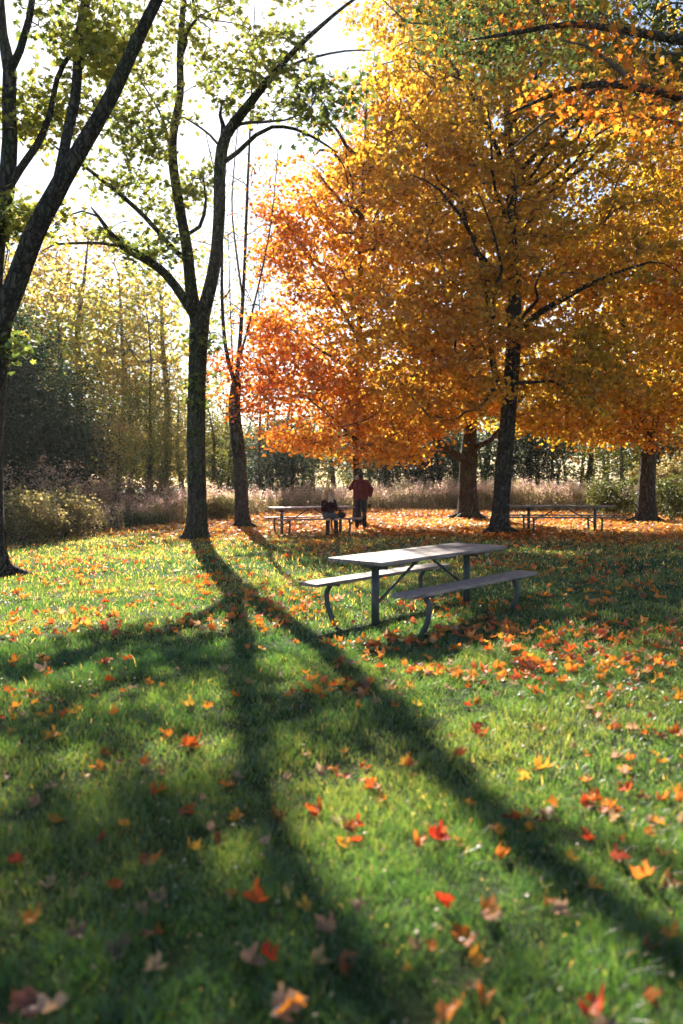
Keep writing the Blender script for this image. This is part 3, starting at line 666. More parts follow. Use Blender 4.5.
# front yellow maple (dark trunk right of centre)
maple('maple_tree', 'golden yellow maple on the thick dark trunk beside the shaded table',
      [pp(499, 534, 22.7, .33), pp(500, 520, 22.7, .29), pp(503, 480, 22.7, .27), pp(508, 420, 22.7, .25), pp(513, 350, 22.7, .23), pp(515, 280, 22.7, .20), pp(512, 200, 22.6, .17), pp(508, 120, 22.5, .13), pp(505, 30, 22.5, .10), pp(505, -80, 22.4, .06)],
      [[pp(509, 400, 22.7, .12), pp(494, 370, 22.2, .10), pp(490, 330, 21.8, .09), pp(484, 270, 21.4, .07), pp(466, 225, 21, .055), pp(440, 190, 20.6, .035)],
       [pp(513, 345, 22.7, .12), pp(530, 320, 22, .10), pp(570, 295, 21.4, .08), pp(610, 275, 20.8, .05), pp(650, 262, 20.3, .03)],
       [pp(512, 300, 22.7, .10), pp(480, 255, 22.6, .08), pp(440, 252, 22.5, .06), pp(400, 240, 22.4, .04)],
       [pp(514, 250, 22.7, .10), pp(545, 200, 23, .08), pp(590, 160, 23.3, .06), pp(630, 110, 23.5, .03)],
       [pp(510, 180, 22.6, .09), pp(480, 110, 22.4, .07), pp(450, 60, 22.2, .04)]],
      [(320, at(520, 175, 22.4), (4.9, 4.2, 5.4), .42, .52), (130, at(520, -60, 22.5), (3.8, 3.6, 3.6), .45, .6), (75, at(560, 370, 21.6), (3.6, 2.6, 1.5), .5, .5), (70, at(430, 330, 21.6), (2.3, 2.2, 2.2), .5, .5)],
      [(.15, .20, .03)] + [(a * .94, b_ * .86, c_) for a, b_, c_ in YEL], 20, 70, clear=(.62, 5.2), rtip=.015, grad=lambda p: np.clip(1.15 - (p[:, 2] - 2) / 10, 0, 1) * .55 + .08 + .30 * (p[:, 0] < 3))
# rear golden maple
maple('maple_tree', 'golden maple with low forked trunk behind, left of the thick dark trunk',
      [pp(468, 519, 30.2, .50), pp(468, 508, 30.2, .42), pp(468, 480, 30.2, .38), pp(469, 455, 30.2, .36), pp(470, 430, 30.2, .28), pp(472, 380, 30.2, .24), pp(474, 300, 30.2, .2), pp(470, 200, 30, .14), pp(468, 90, 30, .09), pp(466, 10, 30, .05)],
      [[pp(468, 462, 30.2, .2), pp(454, 454, 29.6, .17), pp(438, 440, 29.2, .15), pp(425, 415, 28.8, .12), pp(417, 380, 28.4, .09), pp(410, 330, 28, .06), pp(395, 270, 27.7, .035)],
       [pp(470, 450, 30.2, .14), pp(485, 443, 29.8, .12), pp(498, 432, 29.5, .1), pp(520, 400, 29, .07), pp(545, 370, 28.6, .04)],
       [pp(472, 400, 30.2, .12), pp(440, 350, 30, .09), pp(400, 300, 29.8, .06), pp(370, 240, 29.6, .03)]],
      [(350, at(455, 235, 29.6), (5.2, 4.6, 6.2), .42, .6), (110, at(455, 10, 29.8), (3.6, 3.5, 3.0), .45, .65), (90, at(430, 400, 28.6), (3.6, 3, 1.6), .5, .5)],
      [YEL[1], YEL[2], ORG[0], YEL[3], ORG[1]], 40, 58, size=(.12, .19), sx=.42, sz=.12)
# orange maple at the left of the mass, slim trunk behind the standing person
maple('maple_tree', 'bright orange maple whose slim trunk rises behind the standing person',
      [pp(357, 522, 26.5, .17), pp(357, 505, 26.5, .15), pp(357, 470, 26.5, .14), pp(356, 435, 26.5, .13), pp(358, 380, 26.5, .12), pp(360, 300, 26.4, .10), pp(362, 220, 26.3, .08), pp(365, 140, 26.2, .05), pp(367, 80, 26.2, .03)],
      [[pp(356, 440, 26.5, .06), pp(340, 425, 26.2, .05), pp(310, 400, 25.8, .035), pp(285, 380, 25.5, .02)],
       [pp(357, 448, 26.5, .06), pp(380, 442, 26.2, .045), pp(402, 430, 25.9, .03)],
       [pp(359, 340, 26.5, .07), pp(330, 290, 26, .05), pp(300, 245, 25.6, .03), pp(282, 215, 25.3, .02)],
       [pp(358, 370, 26.5, .06), pp(320, 350, 26.2, .045), pp(285, 325, 26, .03), pp(262, 318, 25.9, .015)]],
      [(260, at(345, 270, 26.2), (2.7, 2.8, 4.7), .45, .45), (90, at(325, 385, 25.8), (2.4, 2.2, 1.6), .5, .42), (60, at(395, 410, 25.6), (2.0, 2.0, 1.2), .5, .42), (90, at(400, 130, 26.5), (2.4, 2.4, 3.0), .45, .5), (26, at(287, 240, 25.6), (.9, 1.2, 1.4), .6, .4), (24, at(275, 335, 25.8), (.9, 1.2, .8), .6, .35), (22, at(300, 438, 25.5), (1.3, 1.3, .45), .6, .3), (26, at(385, 452, 25.5), (1.5, 1.3, .4), .6, .3)],
      [YEL[3]] + ORG, 60, 40, size=(.10, .16), sx=.30, sz=.09, grad=lambda p: np.clip(.62 - (p[:, 0] + 2.2) / 5.5, 0, 1))
# right-hand maple by the shrubs
maple('maple_tree', 'yellow maple with the V shaped fork, farthest right behind the shaded table',
      [pp(646, 523, 28.0, .42), pp(646, 510, 28, .36), pp(647, 480, 28, .32), pp(649, 450, 28, .30), pp(651, 435, 28, .28)],
      [[pp(651, 437, 28, .2), pp(640, 420, 28, .17), pp(634, 395, 28, .14), pp(628, 350, 27.8, .11), pp(615, 290, 27.5, .08), pp(600, 210, 27, .05)],
       [pp(651, 437, 28, .24), pp(656, 415, 28, .2), pp(657, 370, 28, .16), pp(665, 300, 28.1, .12), pp(670, 220, 28.2, .08), pp(672, 130, 28.2, .05)],
       [pp(657, 370, 28, .12), pp(690, 330, 27.8, .1), pp(730, 280, 27.6, .07), pp(770, 220, 27.5, .04)],
       [pp(634, 400, 28, .1), pp(600, 385, 27.4, .08), pp(565, 375, 27, .05), pp(540, 372, 26.7, .03)]],
      [(460, at(665, 300, 27.5), (5.2, 4.4, 4.6), .42, .6), (120, at(690, 120, 27.8), (4.2, 4, 3.4), .45, .7), (60, at(600, 400, 26.8), (2.8, 2.2, 1.0), .5, .5), (26, at(575, 425, 26.5), (2.4, 1.5, .6), .6, .35)],
      [(0.26, 0.25, 0.03), (.46, .34, .03), (.56, .38, .03), (.56, .32, .03), (.56, .23, .03)], 80, 74, okz=3.6, nlimb=0, size=(.11, .17), sx=.40, sz=.11)

# overhanging tree whose trunk stands outside the frame on the right
def overhang():
    s = Skel(); b = np.array([8.2, 12.5, 0.0])
    s.limb([(*b, .34), (8.2, 12.5, 1.5, .28), (8.1, 12.4, 4.0, .25), (8.1, 12.4, 6.5, .22), (8.2, 12.5, 9, .17), (8.3, 12.5, 12, .10), (8.3, 12.5, 14, .05)], step=.3, ok_from=4.5)
    s.limb([(8.1, 12.4, 5.2, .12), pp(760, 125, 12, .09), pp(683, 98, 11.6, .065), pp(640, 88, 11.3, .055), pp(600, 84, 11, .045), pp(560, 92, 10.7, .03), pp(500, 118, 10.4, .012)], ok_from=4)
    s.limb([(8.1, 12.4, 6.3, .12), pp(760, 60, 12.3, .09), pp(690, 42, 12, .07), pp(620, 30, 11.7, .05), pp(570, 24, 11.4, .04), pp(520, 32, 11.2, .03), pp(470, 40, 11, .015)], ok_from=4)
    s.limb([pp(640, 88, 11.3, .04), pp(610, 62, 11.2, .03), pp(585, 45, 11.1, .02), pp(560, 40, 11, .012)], ok_from=4)
    s.limb([pp(620, 86, 11.2, .04), pp(580, 96, 11.2, .03), pp(540, 125, 11.4, .02), pp(505, 155, 11.6, .012)], ok_from=4)
    T1 = np.concatenate([ell(20, at(615, 25, 11.2), (.9, .8, .45), .6, .25, 1), ell(24, at(640, 95, 11.3), (.7, .8, .35), .6, .22, 2), ell(16, at(600, 110, 11), (.5, .6, .25), .6, .2, 3), ell(22, at(675, 125, 11.2), (.6, .6, .4), .6, .22, 4), ell(9, at(525, 20, 11.4), (.5, .5, .2), .6, .2, 5), ell(10, at(548, 95, 10.9), (.5, .5, .2), .6, .2, 6)])
    T2 = np.concatenate([ell(90, at(530, 12, 13), (2.3, 1.4, .9), .6, .3, 7), ell(60, at(660, 60, 13.4), (1.6, 1.4, .8), .6, .3, 8), ell(260, (9.2, 12.5, 9.8), (4.6, 4.6, 4.2), .45, .6, 9, cut=lambda q: not (q[0] / q[1] < .50 and q[2] < 8.6))])
    T = np.concatenate([T1, T2]); s.grow(T, .35, up=.3)
    L1 = spray(T1, 9, .15, .08, 1); L2 = spray(T2, 34, .26, .13, 2)
    sets = [(L1, rng.uniform(.075, .115, len(L1)), leaf_cols(L1, [GRN[4], ORG[1], ORG[2], ORG[3], ORG[3]], 3, 1.8), .8),
            (L2, rng.uniform(.06, .10, len(L2)), leaf_cols(L2, [GRN[0], GRN[1], GRN[1], GRN[2], ORG[1]], 4, .9), .8)]
    make_tree('maple_tree', 'nearest maple reaching in at the top right, green leaves turning orange', s, sets, M_bark, M_leaf, seed=9, tmpl=STAR, group='maples in autumn colour')
overhang()

# ================================================================== BACKGROUND
def far_tree_mesh(kind, seed):
    s = Skel(); g = np.random.default_rng(seed)
    H = 10.0; z = np.linspace(0, H * .86, 7)
    off = np.cumsum(g.normal(0, .1, (7, 2)), 0); off[0] = 0
    rr = np.linspace(.24, .03, 7)
    if kind == 'bare': rr = rr * .55
    s.limb([(off[i, 0], off[i, 1], z[i], rr[i]) for i in range(7)], step=.6, ok_from=1.5 if kind != 'evergreen' else .3)
    if kind == 'evergreen':
        T = ell(260, (0, 0, 5.0), (3.3, 3.3, 5.2), .4, .55, seed); nl, sx, pal, sz = 150, .42, [(0.010, .026, .014), (.014, .038, .018), (.022, .052, .022), (.035, .07, .026)], (.08, .14)
    elif kind == 'golden':
        T = ell(120, (0, 0, 6.0), (2.9, 2.9, 4.2), .5, .7, seed); nl, sx, pal, sz = 25, .36, [(.24, .28, .06), (.36, .36, .09), (.46, .38, .11), (.44, .30, .12)], (.14, .22)
    elif kind == 'olive':
        T = ell(150, (0, 0, 5.6), (2.9, 2.9, 4.6), .5, .65, seed); nl, sx, pal, sz = 34, .45, [(.06, .10, .02), (.12, .16, .03), (.22, .24, .05), (.32, .28, .06)], (.12, .19)
    else:
        T = ell(230, (0, 0, 6.0), (2.8, 2.8, 4.2), .55, .5, seed); nl, sx, pal, sz = 2.5, .4, [(.35, .22, .1), (.4, .2, .06)], (.1, .15)
    s.grow(T, .6, up=.8)
    A, B = s.build(rtip=.012, thick=.06, seed=seed)
    Lp = spray(T, nl, sx, .25, seed); Lp = Lp[Lp[:, 2] > .2]
    mb = MB(); leaf_cloud(mb, Lp, g.uniform(*sz, len(Lp)), leaf_cols(Lp, pal, seed, .6, .22), KITE, .8, g)
    return [('trunk', A.mesh('trunk', M_barkfar, True)), ('branches', B.mesh('branches', M_barkfar, True)), ('crown', mb.mesh('crown', M_far))]
protos = {k: [far_tree_mesh(k, s_ + 7) for s_ in (1, 2)] for k in ('evergreen', 'golden', 'olive', 'bare')}
def far_tree(kind, X, Y, H, wide, rz, label, v=0, group='trees beyond the lawn'):
    names = {'evergreen': 'evergreen_tree', 'golden': 'deciduous_tree', 'olive': 'deciduous_tree', 'bare': 'bare_tree'}
    r = empty(names[kind], (X, Y, -0.02), rz); r.scale = (H / 10 * wide, H / 10 * wide, H / 10)
    for nm, me in protos[kind][v]: link(nm, me, r)
    tag(r, label, 'tree', group)
def gx(px, Y): return (px - 341.5) / F * Y
FT = [('golden', 160, 47, 16.0, .8, 2.2, 'pale airy tree rising into the fork of the mossy trunk', 0),
      ('golden', 78, 43, 16.5, .85, 4.3, 'tallest pale airy tree behind the long thin branches at left', 1),
      ('bare', 152, 40, 12.5, .7, 1.9, 'leafless tree with fine upright twigs, left of the mossy trunk fork', 1),
      ('bare', 128, 45, 11.5, .9, 3.9, 'leafless twiggy tree, farther left in the white sky gap', 0),
      ('bare', 262, 38, 15.5, .36, .9, 'tall thin leafless tree right of the slim bent tree', 1),
      ('bare', 226, 42, 17.5, .36, 2.8, 'tallest thin leafless tree behind the slim bent tree', 0),
      ('bare', 292, 44, 14.5, .36, 5.5, 'thin leafless tree at the left edge of the orange maple', 1),
      ('golden', 112, 44, 14.5, .9, 3.6, 'pale yellow tree high behind the long thin branches at left', 0),
      ('golden', 25, 50, 17.0, 1.1, 1.1, 'tall pale golden tree far behind the dark evergreen at left', 0),
      ('golden', 185, 43, 7.0, 1.0, .6, 'low golden tree directly behind the tall mossy trunk', 0),
      ('golden', 150, 52, 9.5, .9, 4.9, 'rust tinged golden tree far off, second left of the tall mossy trunk', 0),
      ('olive', 112, 33, 5.2, 1.0, 5.6, 'bushy olive tree low between the dark evergreen and the sparse yellow tree', 0),
      ('olive', 168, 37, 4.6, 1.0, .3, 'bushy low tree touching the left side of the tall mossy trunk', 1),
      ('golden', 118, 31, 4.3, .9, 2.9, 'small golden bushy tree over the dry weeds at left', 1),
      ('evergreen', 66, 32, 4.6, 1.1, 2.6, 'lower evergreen at the right flank of the dark dense evergreen', 1),
      ('evergreen', 24, 28.5, 7.4, 1.15, 0, 'dark dense evergreen standing at the left edge behind the goldenrod', 0),
      ('evergreen', -48, 29, 9.0, 1.2, 1, 'tall dark evergreen partly cut off by the left edge', 1),
      ('golden', 62, 41, 12.0, 1.1, 2, 'thin golden tree rising over the dark evergreen at left', 0),
      ('golden', 128, 39, 7.4, .95, 3, 'sparse yellow tree between the evergreen and the tall mossy trunk', 1),
      ('olive', 146, 36, 6.5, .75, 4, 'dark trunk with yellow green leaves, left of the tall mossy trunk', 0),
      ('golden', -10, 38, 13.0, 1.1, 4.4, 'pale golden tree behind the nearest trunk at the left edge', 1),
      ('bare', 170, 44, 9.5, 1.0, 5, 'leafless tree against the white sky, left of the tall mossy trunk', 0),
      ('olive', 215, 42, 6.0, 1.1, 1.4, 'low olive tree showing just right of the tall mossy trunk', 1),
      ('bare', 268, 47, 10.5, .9, 2.2, 'leafless tree behind the slim bent tree', 1),
      ('evergreen', 285, 41, 4.6, 1.5, 3.1, 'low dark evergreen behind the table where the person sits', 0),
      ('evergreen', 235, 48, 5.0, 1.5, .4, 'small dark evergreen farther back between the slim tree and the mossy trunk', 1),
      ('olive', 335, 45, 6.5, 1.2, .9, 'olive tree behind the seated person', 0),
      ('evergreen', 385, 47, 6.0, 1.5, 4.1, 'dark evergreen behind the standing person', 1),
      ('bare', 413, 40, 7.5, .8, 5.1, 'thin dark leafless tree in the weeds, between the person and the rear maple', 0),
      ('evergreen', 440, 44, 5.4, 1.4, 5.9, 'dark evergreen left of the rear maple trunk', 0),
      ('olive', 490, 46, 9, 1.3, .2, 'olive tree seen between the two dark maple trunks', 1),
      ('evergreen', 530, 44, 5.6, 1.5, 1.2, 'dark evergreen behind the shaded table', 1),
      ('olive', 580, 43, 7.5, 1.2, 2.4, 'green tree behind the right end of the shaded table', 0),
      ('olive', 620, 40, 5.6, 1.0, 3.3, 'yellow green tree just left of the V shaped maple trunk', 1),
      ('evergreen', 665, 45, 7.5, 1.4, 4.5, 'dark evergreen right of the V shaped maple trunk', 0),
      ('golden', 700, 40, 9.5, 1.2, 5.3, 'golden tree cut off by the right edge', 0),
      ('golden', 640, 52, 15, 1.2, 1.3, 'tall golden tree far behind the V shaped maple', 1),
      ('bare', 100, 50, 8.0, 1.2, 4.2, 'leafless brushy tree low at left, under the thin golden tree', 1)]
for (k, px, Y, H, w, rz, lab, v) in FT: far_tree(k, gx(px, Y), Y, H, w, rz, lab, v)

def woodland():
    g = np.random.default_rng(91); mb = MB(); n = 900
    x = g.uniform(-75, 75, n); y = g.uniform(56, 84, n)
    top = 5.0 + 2.2 * wob(np.stack([x, 0 * x], 1), .16, 92) + np.where(x > 4, 4.5, 0)
    z = g.uniform(0.3, 1, n) ** .7 * top
    T = np.stack([x, y, z], 1); Lp = spray(T, 70, 1.1, .6, 93); Lp = Lp[Lp[:, 2] > .1]
    leaf_cloud(mb, Lp, g.uniform(.25, .5, len(Lp)), leaf_cols(Lp, [(.03, .05, .02), (.07, .09, .03), (.14, .13, .05), (.25, .2, .07), (.3, .2, .08)], 94, .2, .2), KITE, .8, g)
    for i in range(150):
        X, Y = g.uniform(-70, 70), g.uniform(50, 80); h = g.uniform(4, 8)
        n0 = mb.n; tmp = MB(); tube(tmp, [(X, Y, -.1), (X + g.normal(0, .2), Y, h * .5), (X + g.normal(0, .5), Y, h)], [.2, .15, .05], 5)
        V = np.concatenate(tmp.V); mb.add(V, np.zeros((0, 3), int), np.tile((.07, .06, .05), (len(V), 1)))
        for f in tmp.F: mb.F.append(f + n0)
    tag(link('distant_woodland', mb.mesh('distant_woodland', M_far)), 'far-off wood closing the view behind the meadow', 'woodland', None, 'stuff')
woodland()

def meadow():
    g = np.random.default_rng(101); mb = MB()
    n = 9500; x = g.uniform(-26, 30, n); y = edge_y(x) + 0.3 + g.exponential(2.6, n)
    cl = wob(np.stack([x, y], 1), .9, 102); keep = (g.random(n) < np.clip(.75 + .5 * cl, .15, 1)) & (y < 50); x, y, cl = x[keep], y[keep], cl[keep]; n = len(x)
    h = .84 * np.clip(g.normal(1.0, .22, n) + .22 * cl + np.where(x > 3, .34, .04), .4, 1.8) * np.where(x < -6.5, .85, 1)
    la = g.uniform(0, 6.28, n); ln = h * np.abs(g.normal(.1, .1, n)); tx, ty = np.cos(la) * ln, np.sin(la) * ln
    W = np.stack([np.ones(n), g.normal(0, .3, n), 0 * x], 1) * .007
    B = np.stack([x, y, 0 * x - .02], 1); Tp = B + np.stack([tx, ty, h], 1); Md = B + np.stack([tx * .3, ty * .3, h * .5], 1)
    V = np.stack([B - W, B + W, Md + W, Md - W, Tp], 1).reshape(-1, 3); k = np.arange(n)[:, None] * 5
    c = np.array([(.30, .22, .14)]) * np.exp(g.normal(0, .25, (n, 1)))
    mb.add(V, k + np.array([[0, 1, 2, 3]]), np.repeat(c, 5, 0)); mb.F.append(k + np.array([[3, 2, 4]]) + (mb.n - 5 * n))
    # seed plumes
    kk = 26; idx = np.repeat(np.arange(n), kk); t = g.uniform(.0, .26, len(idx))
    Pl = Tp[idx] - np.stack([tx, ty, h], 1)[idx] * t[:, None] + g.normal(0, .032, (len(idx), 3)) * (1 + 1.4 * t[:, None] / .26)
    pc = np.array([(.62, .47, .40)]) * np.exp(g.normal(0, .2, (n, 1))); pc[g.random(n) < .25] = (.40, .34, .14)
    leaf_cloud(mb, Pl, g.uniform(.025, .055, len(Pl)), pc[idx], KITE, 1.2, g)
    # dry stem leaves
    kk = 12; idx = np.repeat(np.arange(n), kk); t = g.uniform(.25, .95, len(idx))
    Pl = Tp[idx] - np.stack([tx, ty, h], 1)[idx] * t[:, None] + g.normal(0, .05, (len(idx), 3))
    sc = np.array([(.22, .19, .08)]) * np.exp(g.normal(0, .3, (n, 1))); sc[g.random(n) < .35] = (.13, .16, .04)
    leaf_cloud(mb, Pl, g.uniform(.05, .11, len(Pl)), sc[idx], KITE, 1.2, g)
    tag(link('tall_dry_weeds', mb.mesh('tall_dry_weeds', M_weed)), 'band of tall dry seed-headed weeds along the back of the lawn', 'weeds', None, 'stuff')
meadow()

def shrub(name, label, X, Y, r, h, pal, n, seed, size=(.05, .09), nl=45, twig=M_drytwig, mat=M_far, cat='shrub', group='shrubs along the lawn edge'):
    s = Skel(); g = np.random.default_rng(seed)
    s.limb([(X, Y, -.02, .03), (X, Y, .12, .03)], step=.1, ok_from=-1)
    for q in range(7):
        a = g.uniform(0, 6.28); d = g.uniform(.1, .5) * r
        s.limb([(X, Y, .05, .02), (X + math.cos(a) * d, Y + math.sin(a) * d, h * .45, .012), (X + math.cos(a) * d * 1.8, Y + math.sin(a) * d * 1.8, h * .8, .006)], start=0, step=.2, ok_from=-1)
    T = ell(n, (X, Y, h * .55), (r, r * .8, h * .5), .5, .12, seed); T = T[T[:, 2] > .06]
    s.grow(T, .2, up=.8)
    A, B = s.build(rtip=.003, thick=.4, flare=False)
    root = empty(name, (X, Y, 0)); b = np.array([X, Y, 0])
    for v in B.V: v -= b
    link('stems', B.mesh('stems', twig, True), root)
    if nl:
        Lp = spray(T, nl, .11, .09, seed); Lp = Lp[Lp[:, 2] > .02]; mb = MB()
        leaf_cloud(mb, Lp - b, g.uniform(*size, len(Lp)), leaf_cols(Lp, pal, seed, 1.5, .2), KITE, .9, g)
        link('foliage', mb.mesh('foliage', mat), root)
    tag(root, label, cat, group)
YG = [(.04, .06, .02), (.10, .12, .035), (.21, .19, .07), (.29, .24, .11), (.34, .28, .17)]
DR = [(.2, .12, .08), (.36, .26, .2), (.45, .36, .3)]
shrub('goldenrod_shrub', 'leafy yellow green shrub right beside the nearest trunk at the left edge', gx(24, 19.6), 19.6, .95, 1.25, YG, 110, 201)
shrub('goldenrod_shrub', 'rounded yellow green shrub, second from the left edge, before the dark evergreen', gx(62, 21.5), 21.5, 1.0, 1.15, YG, 110, 202)
shrub('goldenrod_shrub', 'yellow green shrub at the left frame edge behind the nearest trunk', gx(-30, 19.5), 19.5, 1.0, 1.3, YG, 90, 203)
shrub('twiggy_shrub', 'pale twiggy dry shrub in front of the dark evergreen', gx(45, 25), 25, 1.5, 2.3, DR, 150, 204, nl=10)
shrub('twiggy_shrub', 'pinkish dry twiggy shrub right of the dark evergreen', gx(98, 26.5), 26.5, 1.4, 1.7, DR, 150, 205, nl=16)
shrub('twiggy_shrub', 'low dry twiggy shrub left of the tall mossy trunk', gx(135, 29), 29, 1.3, 1.5, DR, 120, 206, nl=16)
shrub('leafy_shrub', 'small green shrub between the mossy trunk and the slim tree', gx(221, 30), 30, .7, .75, [YG[0], YG[1], YG[2]], 60, 207)
shrub('grass_tuft', 'dark green low tuft on the lawn left of the mossy trunk', gx(137, 25.6), 25.6, .45, .28, [YG[0], YG[0], YG[1]], 30, 208, cat='tuft')
shrub('grass_tuft', 'smaller green tuft close left of the mossy trunk', gx(160, 26.6), 26.6, .32, .22, [YG[0], YG[1]], 20, 209, cat='tuft')
shrub('leafy_shrub', 'dark green shrub left of the V shaped maple trunk', gx(613, 29.5), 29.5, 1.0, 1.5, [YG[0], YG[1], YG[2]], 100, 210)
shrub('leafy_shrub', 'dark green shrub right of the V shaped maple trunk', gx(672, 28.5), 28.5, 1.1, 1.6, [YG[0], YG[0], YG[1]], 100, 211)
shrub('goldenrod_shrub', 'tall yellow shrub at the right end of the meadow behind the V shaped maple', gx(668, 33.5), 33.5, 1.6, 2.4, YG[1:], 150, 212, size=(.07, .12))

# ================================================================== PICNIC TABLES
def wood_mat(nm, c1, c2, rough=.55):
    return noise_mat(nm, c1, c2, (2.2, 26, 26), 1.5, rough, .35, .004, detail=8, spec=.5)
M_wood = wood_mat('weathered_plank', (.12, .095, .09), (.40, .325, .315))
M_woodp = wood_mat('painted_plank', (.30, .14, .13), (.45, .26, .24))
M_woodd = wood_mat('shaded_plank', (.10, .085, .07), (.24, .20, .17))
M_steel = noise_mat('painted_steel', (.045, .06, .065), (.08, .10, .105), (1, 1, 1), 12, .5, .1, .002, spec=.5)
M_steelr = noise_mat('rusty_steel', (.10, .06, .05), (.18, .12, .11), (1, 1, 1), 12, .7, .1, .002)
def plank(bm_, x0, x1, y0, y1, z0, z1, g):
    vs = []
    d = lambda: g.uniform(-.003, .003)
    for (x, y, z) in ((x0, y0, z0), (x1, y0, z0), (x1, y1, z0), (x0, y1, z0), (x0, y0, z1), (x1, y0, z1), (x1, y1, z1), (x0, y1, z1)): vs.append(bm_.verts.new((x + d() * 2, y, z)))
    for f in ((0, 3, 2, 1), (4, 5, 6, 7), (0, 1, 5, 4), (1, 2, 6, 5), (2, 3, 7, 6), (3, 0, 4, 7)): bm_.faces.new([vs[i] for i in f])
def bm_obj(name, bm_, mat, parent, bev=.004, smooth=False):
    if bev: bmesh.ops.bevel(bm_, geom=bm_.edges[:], offset=bev, segments=2, affect='EDGES', profile=.6)
    me = bpy.data.meshes.new(name); bm_.to_mesh(me); bm_.free(); me.materials.append(mat)
    if smooth:
        for p_ in me.polygons: p_.use_smooth = True
    return link(name, me, parent)
def picnic_table(label, X, Y, ang, L=2.44, Lb=2.5, sep=1.85, wood=None, steel=None, seed=1):
    g = random.Random(seed); wood = wood or M_wood; steel = steel or M_steel
    root = empty('picnic_table', (X, Y, 0.0), ang)
    b = bmesh.new(); w = .146
    for k in range(5):
        y0 = -.37 + k * .1505; plank(b, -L / 2, L / 2, y0, y0 + w - .004, .722 + g.uniform(-.002, .002), .760 + g.uniform(-.002, .002), g)
    top = bm_obj('tabletop', b, wood, root)
    for sx in (-1, 1):
        b = bmesh.new(); plank(b, sx * sep / 2 - .045 - .05 * sx, sx * sep / 2 + .045 - .05 * sx, -.33, .33, .672, .719, g); bm_obj('cleat', b, wood, top)
    for sy in (-1, 1):
        b = bmesh.new()
        for k in range(2): plank(b, -Lb / 2, Lb / 2, sy * .64 - .138 + k * .1395, sy * .64 - .138 + k * .1395 + .136, .425, .462, g)
        bm_obj('bench_seat', b, wood, root)
    for sx in (-1, 1):
        x = sx * sep / 2
        mb = MB(); tube(mb, [(x, 0, 0.02), (x, 0, .3), (x, 0, .66)], [.043, .043, .043], 12)
        tube(mb, [(x, -.16, .655), (x, .16, .655)], [.02, .02], 6)
        tube(mb, [(x - .07, 0, .66), (x + .07, 0, .668)], [.03, .03], 6)
        link('post', mb.mesh('post', steel, True), root)
        for sy in (-1, 1):
            C = catmull([(x, sy * .60, -.01), (x, sy * .645, .06), (x, sy * .69, .16), (x, sy * .705, .25), (x, sy * .70, .33), (x, sy * .64, .415)], .05)
            mb = MB(); tube(mb, C, [.031] * len(C), 10); tube(mb, [(x, sy * .64 - .12, .413), (x, sy * .64 + .12, .413)], [.018, .018], 6)
            link('bench_leg', mb.mesh('bench_leg', steel, True), root)
        mb = MB(); tube(mb, [(sx * .10, 0, .69), (x - sx * .03, 0, .26)], [.017, .017], 8)
        tube(mb, [(sx * .10, -.05, .70), (sx * .10, .05, .70)], [.018, .018], 6)
        link('brace', mb.mesh('brace', steel, True), root)
    tag(root, label, 'picnic table', 'picnic tables on the lawn')
    return root
picnic_table('nearest picnic table with weathered pale plank top in the middle of the lawn', .97, 9.28, R(49.2), L=2.56, Lb=2.62, sep=1.85, seed=1)
picnic_table('reddish picnic table where the two people are, behind the nearest table', -.84, 22.35, R(22), L=2.36, Lb=2.4, sep=1.75, wood=M_woodp, steel=M_steelr, seed=2)
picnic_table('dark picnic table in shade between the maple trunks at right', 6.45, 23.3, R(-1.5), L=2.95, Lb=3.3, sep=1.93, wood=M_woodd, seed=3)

# ================================================================== PEOPLE
def capsules(parts):
    b = bmesh.new()
    for it in parts:
        if it[0] == 'e':
            _, c, r = it
            r = r if hasattr(r, '__len__') else (r, r, r)
            bmesh.ops.create_icosphere(b, subdivisions=3, radius=1, matrix=Matrix.Translation(c) @ Matrix.Diagonal((*r, 1)))
        else:
            _, p, q, r1, r2 = it; p, q = Vector(p), Vector(q); d = q - p; Ln = d.length
            M = Matrix.Translation((p + q) / 2) @ d.to_track_quat('Z', 'Y').to_matrix().to_4x4()
            bmesh.ops.create_cone(b, cap_ends=True, segments=18, radius1=r1, radius2=r2, depth=Ln, matrix=M)
            for c, r in ((p, r1), (q, r2)): bmesh.ops.create_icosphere(b, subdivisions=2, radius=r, matrix=Matrix.Translation(c))
    return b
def body(name, parts, mat, voxel=.009, parent=None, smooth=4):
    b = capsules(parts); me = bpy.data.meshes.new('tmp'); b.to_mesh(me); b.free()
    o = bpy.data.objects.new('tmp', me); COL.objects.link(o)
    m = o.modifiers.new('r', 'REMESH'); m.mode = 'VOXEL'; m.voxel_size = voxel
    m = o.modifiers.new('s', 'SMOOTH'); m.factor = .5; m.iterations = smooth
    dg = bpy.context.evaluated_depsgraph_get(); dg.update()
    me2 = bpy.data.meshes.new_from_object(o.evaluated_get(dg)); me2.name = name
    bpy.data.objects.remove(o); me2.materials.clear(); me2.materials.append(mat)
    for p_ in me2.polygons: p_.use_smooth = True
    return link(name, me2, parent)
M_skin = noise_mat('skin', (.52, .32, .24), (.60, .38, .29), (1, 1, 1), 20, .5)
M_jred = noise_mat('maroon_cloth', (.10, .011, .010), (.15, .02, .016), (1, 1, 1), 30, .9, .3, .004)
M_jdark = noise_mat('wine_cloth', (.030, .006, .008), (.055, .012, .013), (1, 1, 1), 30, .9, .3, .004)
M_jean = noise_mat('dark_denim', (.008, .009, .014), (.018, .020, .03), (1, 1, 1), 60, .85, .2, .003)
M_skirt = noise_mat('grey_cloth', (.06, .055, .065), (.10, .095, .105), (1, 1, 1), 40, .9, .2, .003)
M_boot = noise_mat('dark_leather', (.012, .01, .01), (.03, .025, .022), (1, 1, 1), 20, .5)
M_hairb = noise_mat('fair_hair', (.34, .13, .05), (.62, .34, .15), (30, 30, 4), 2, .6, .4, .01)
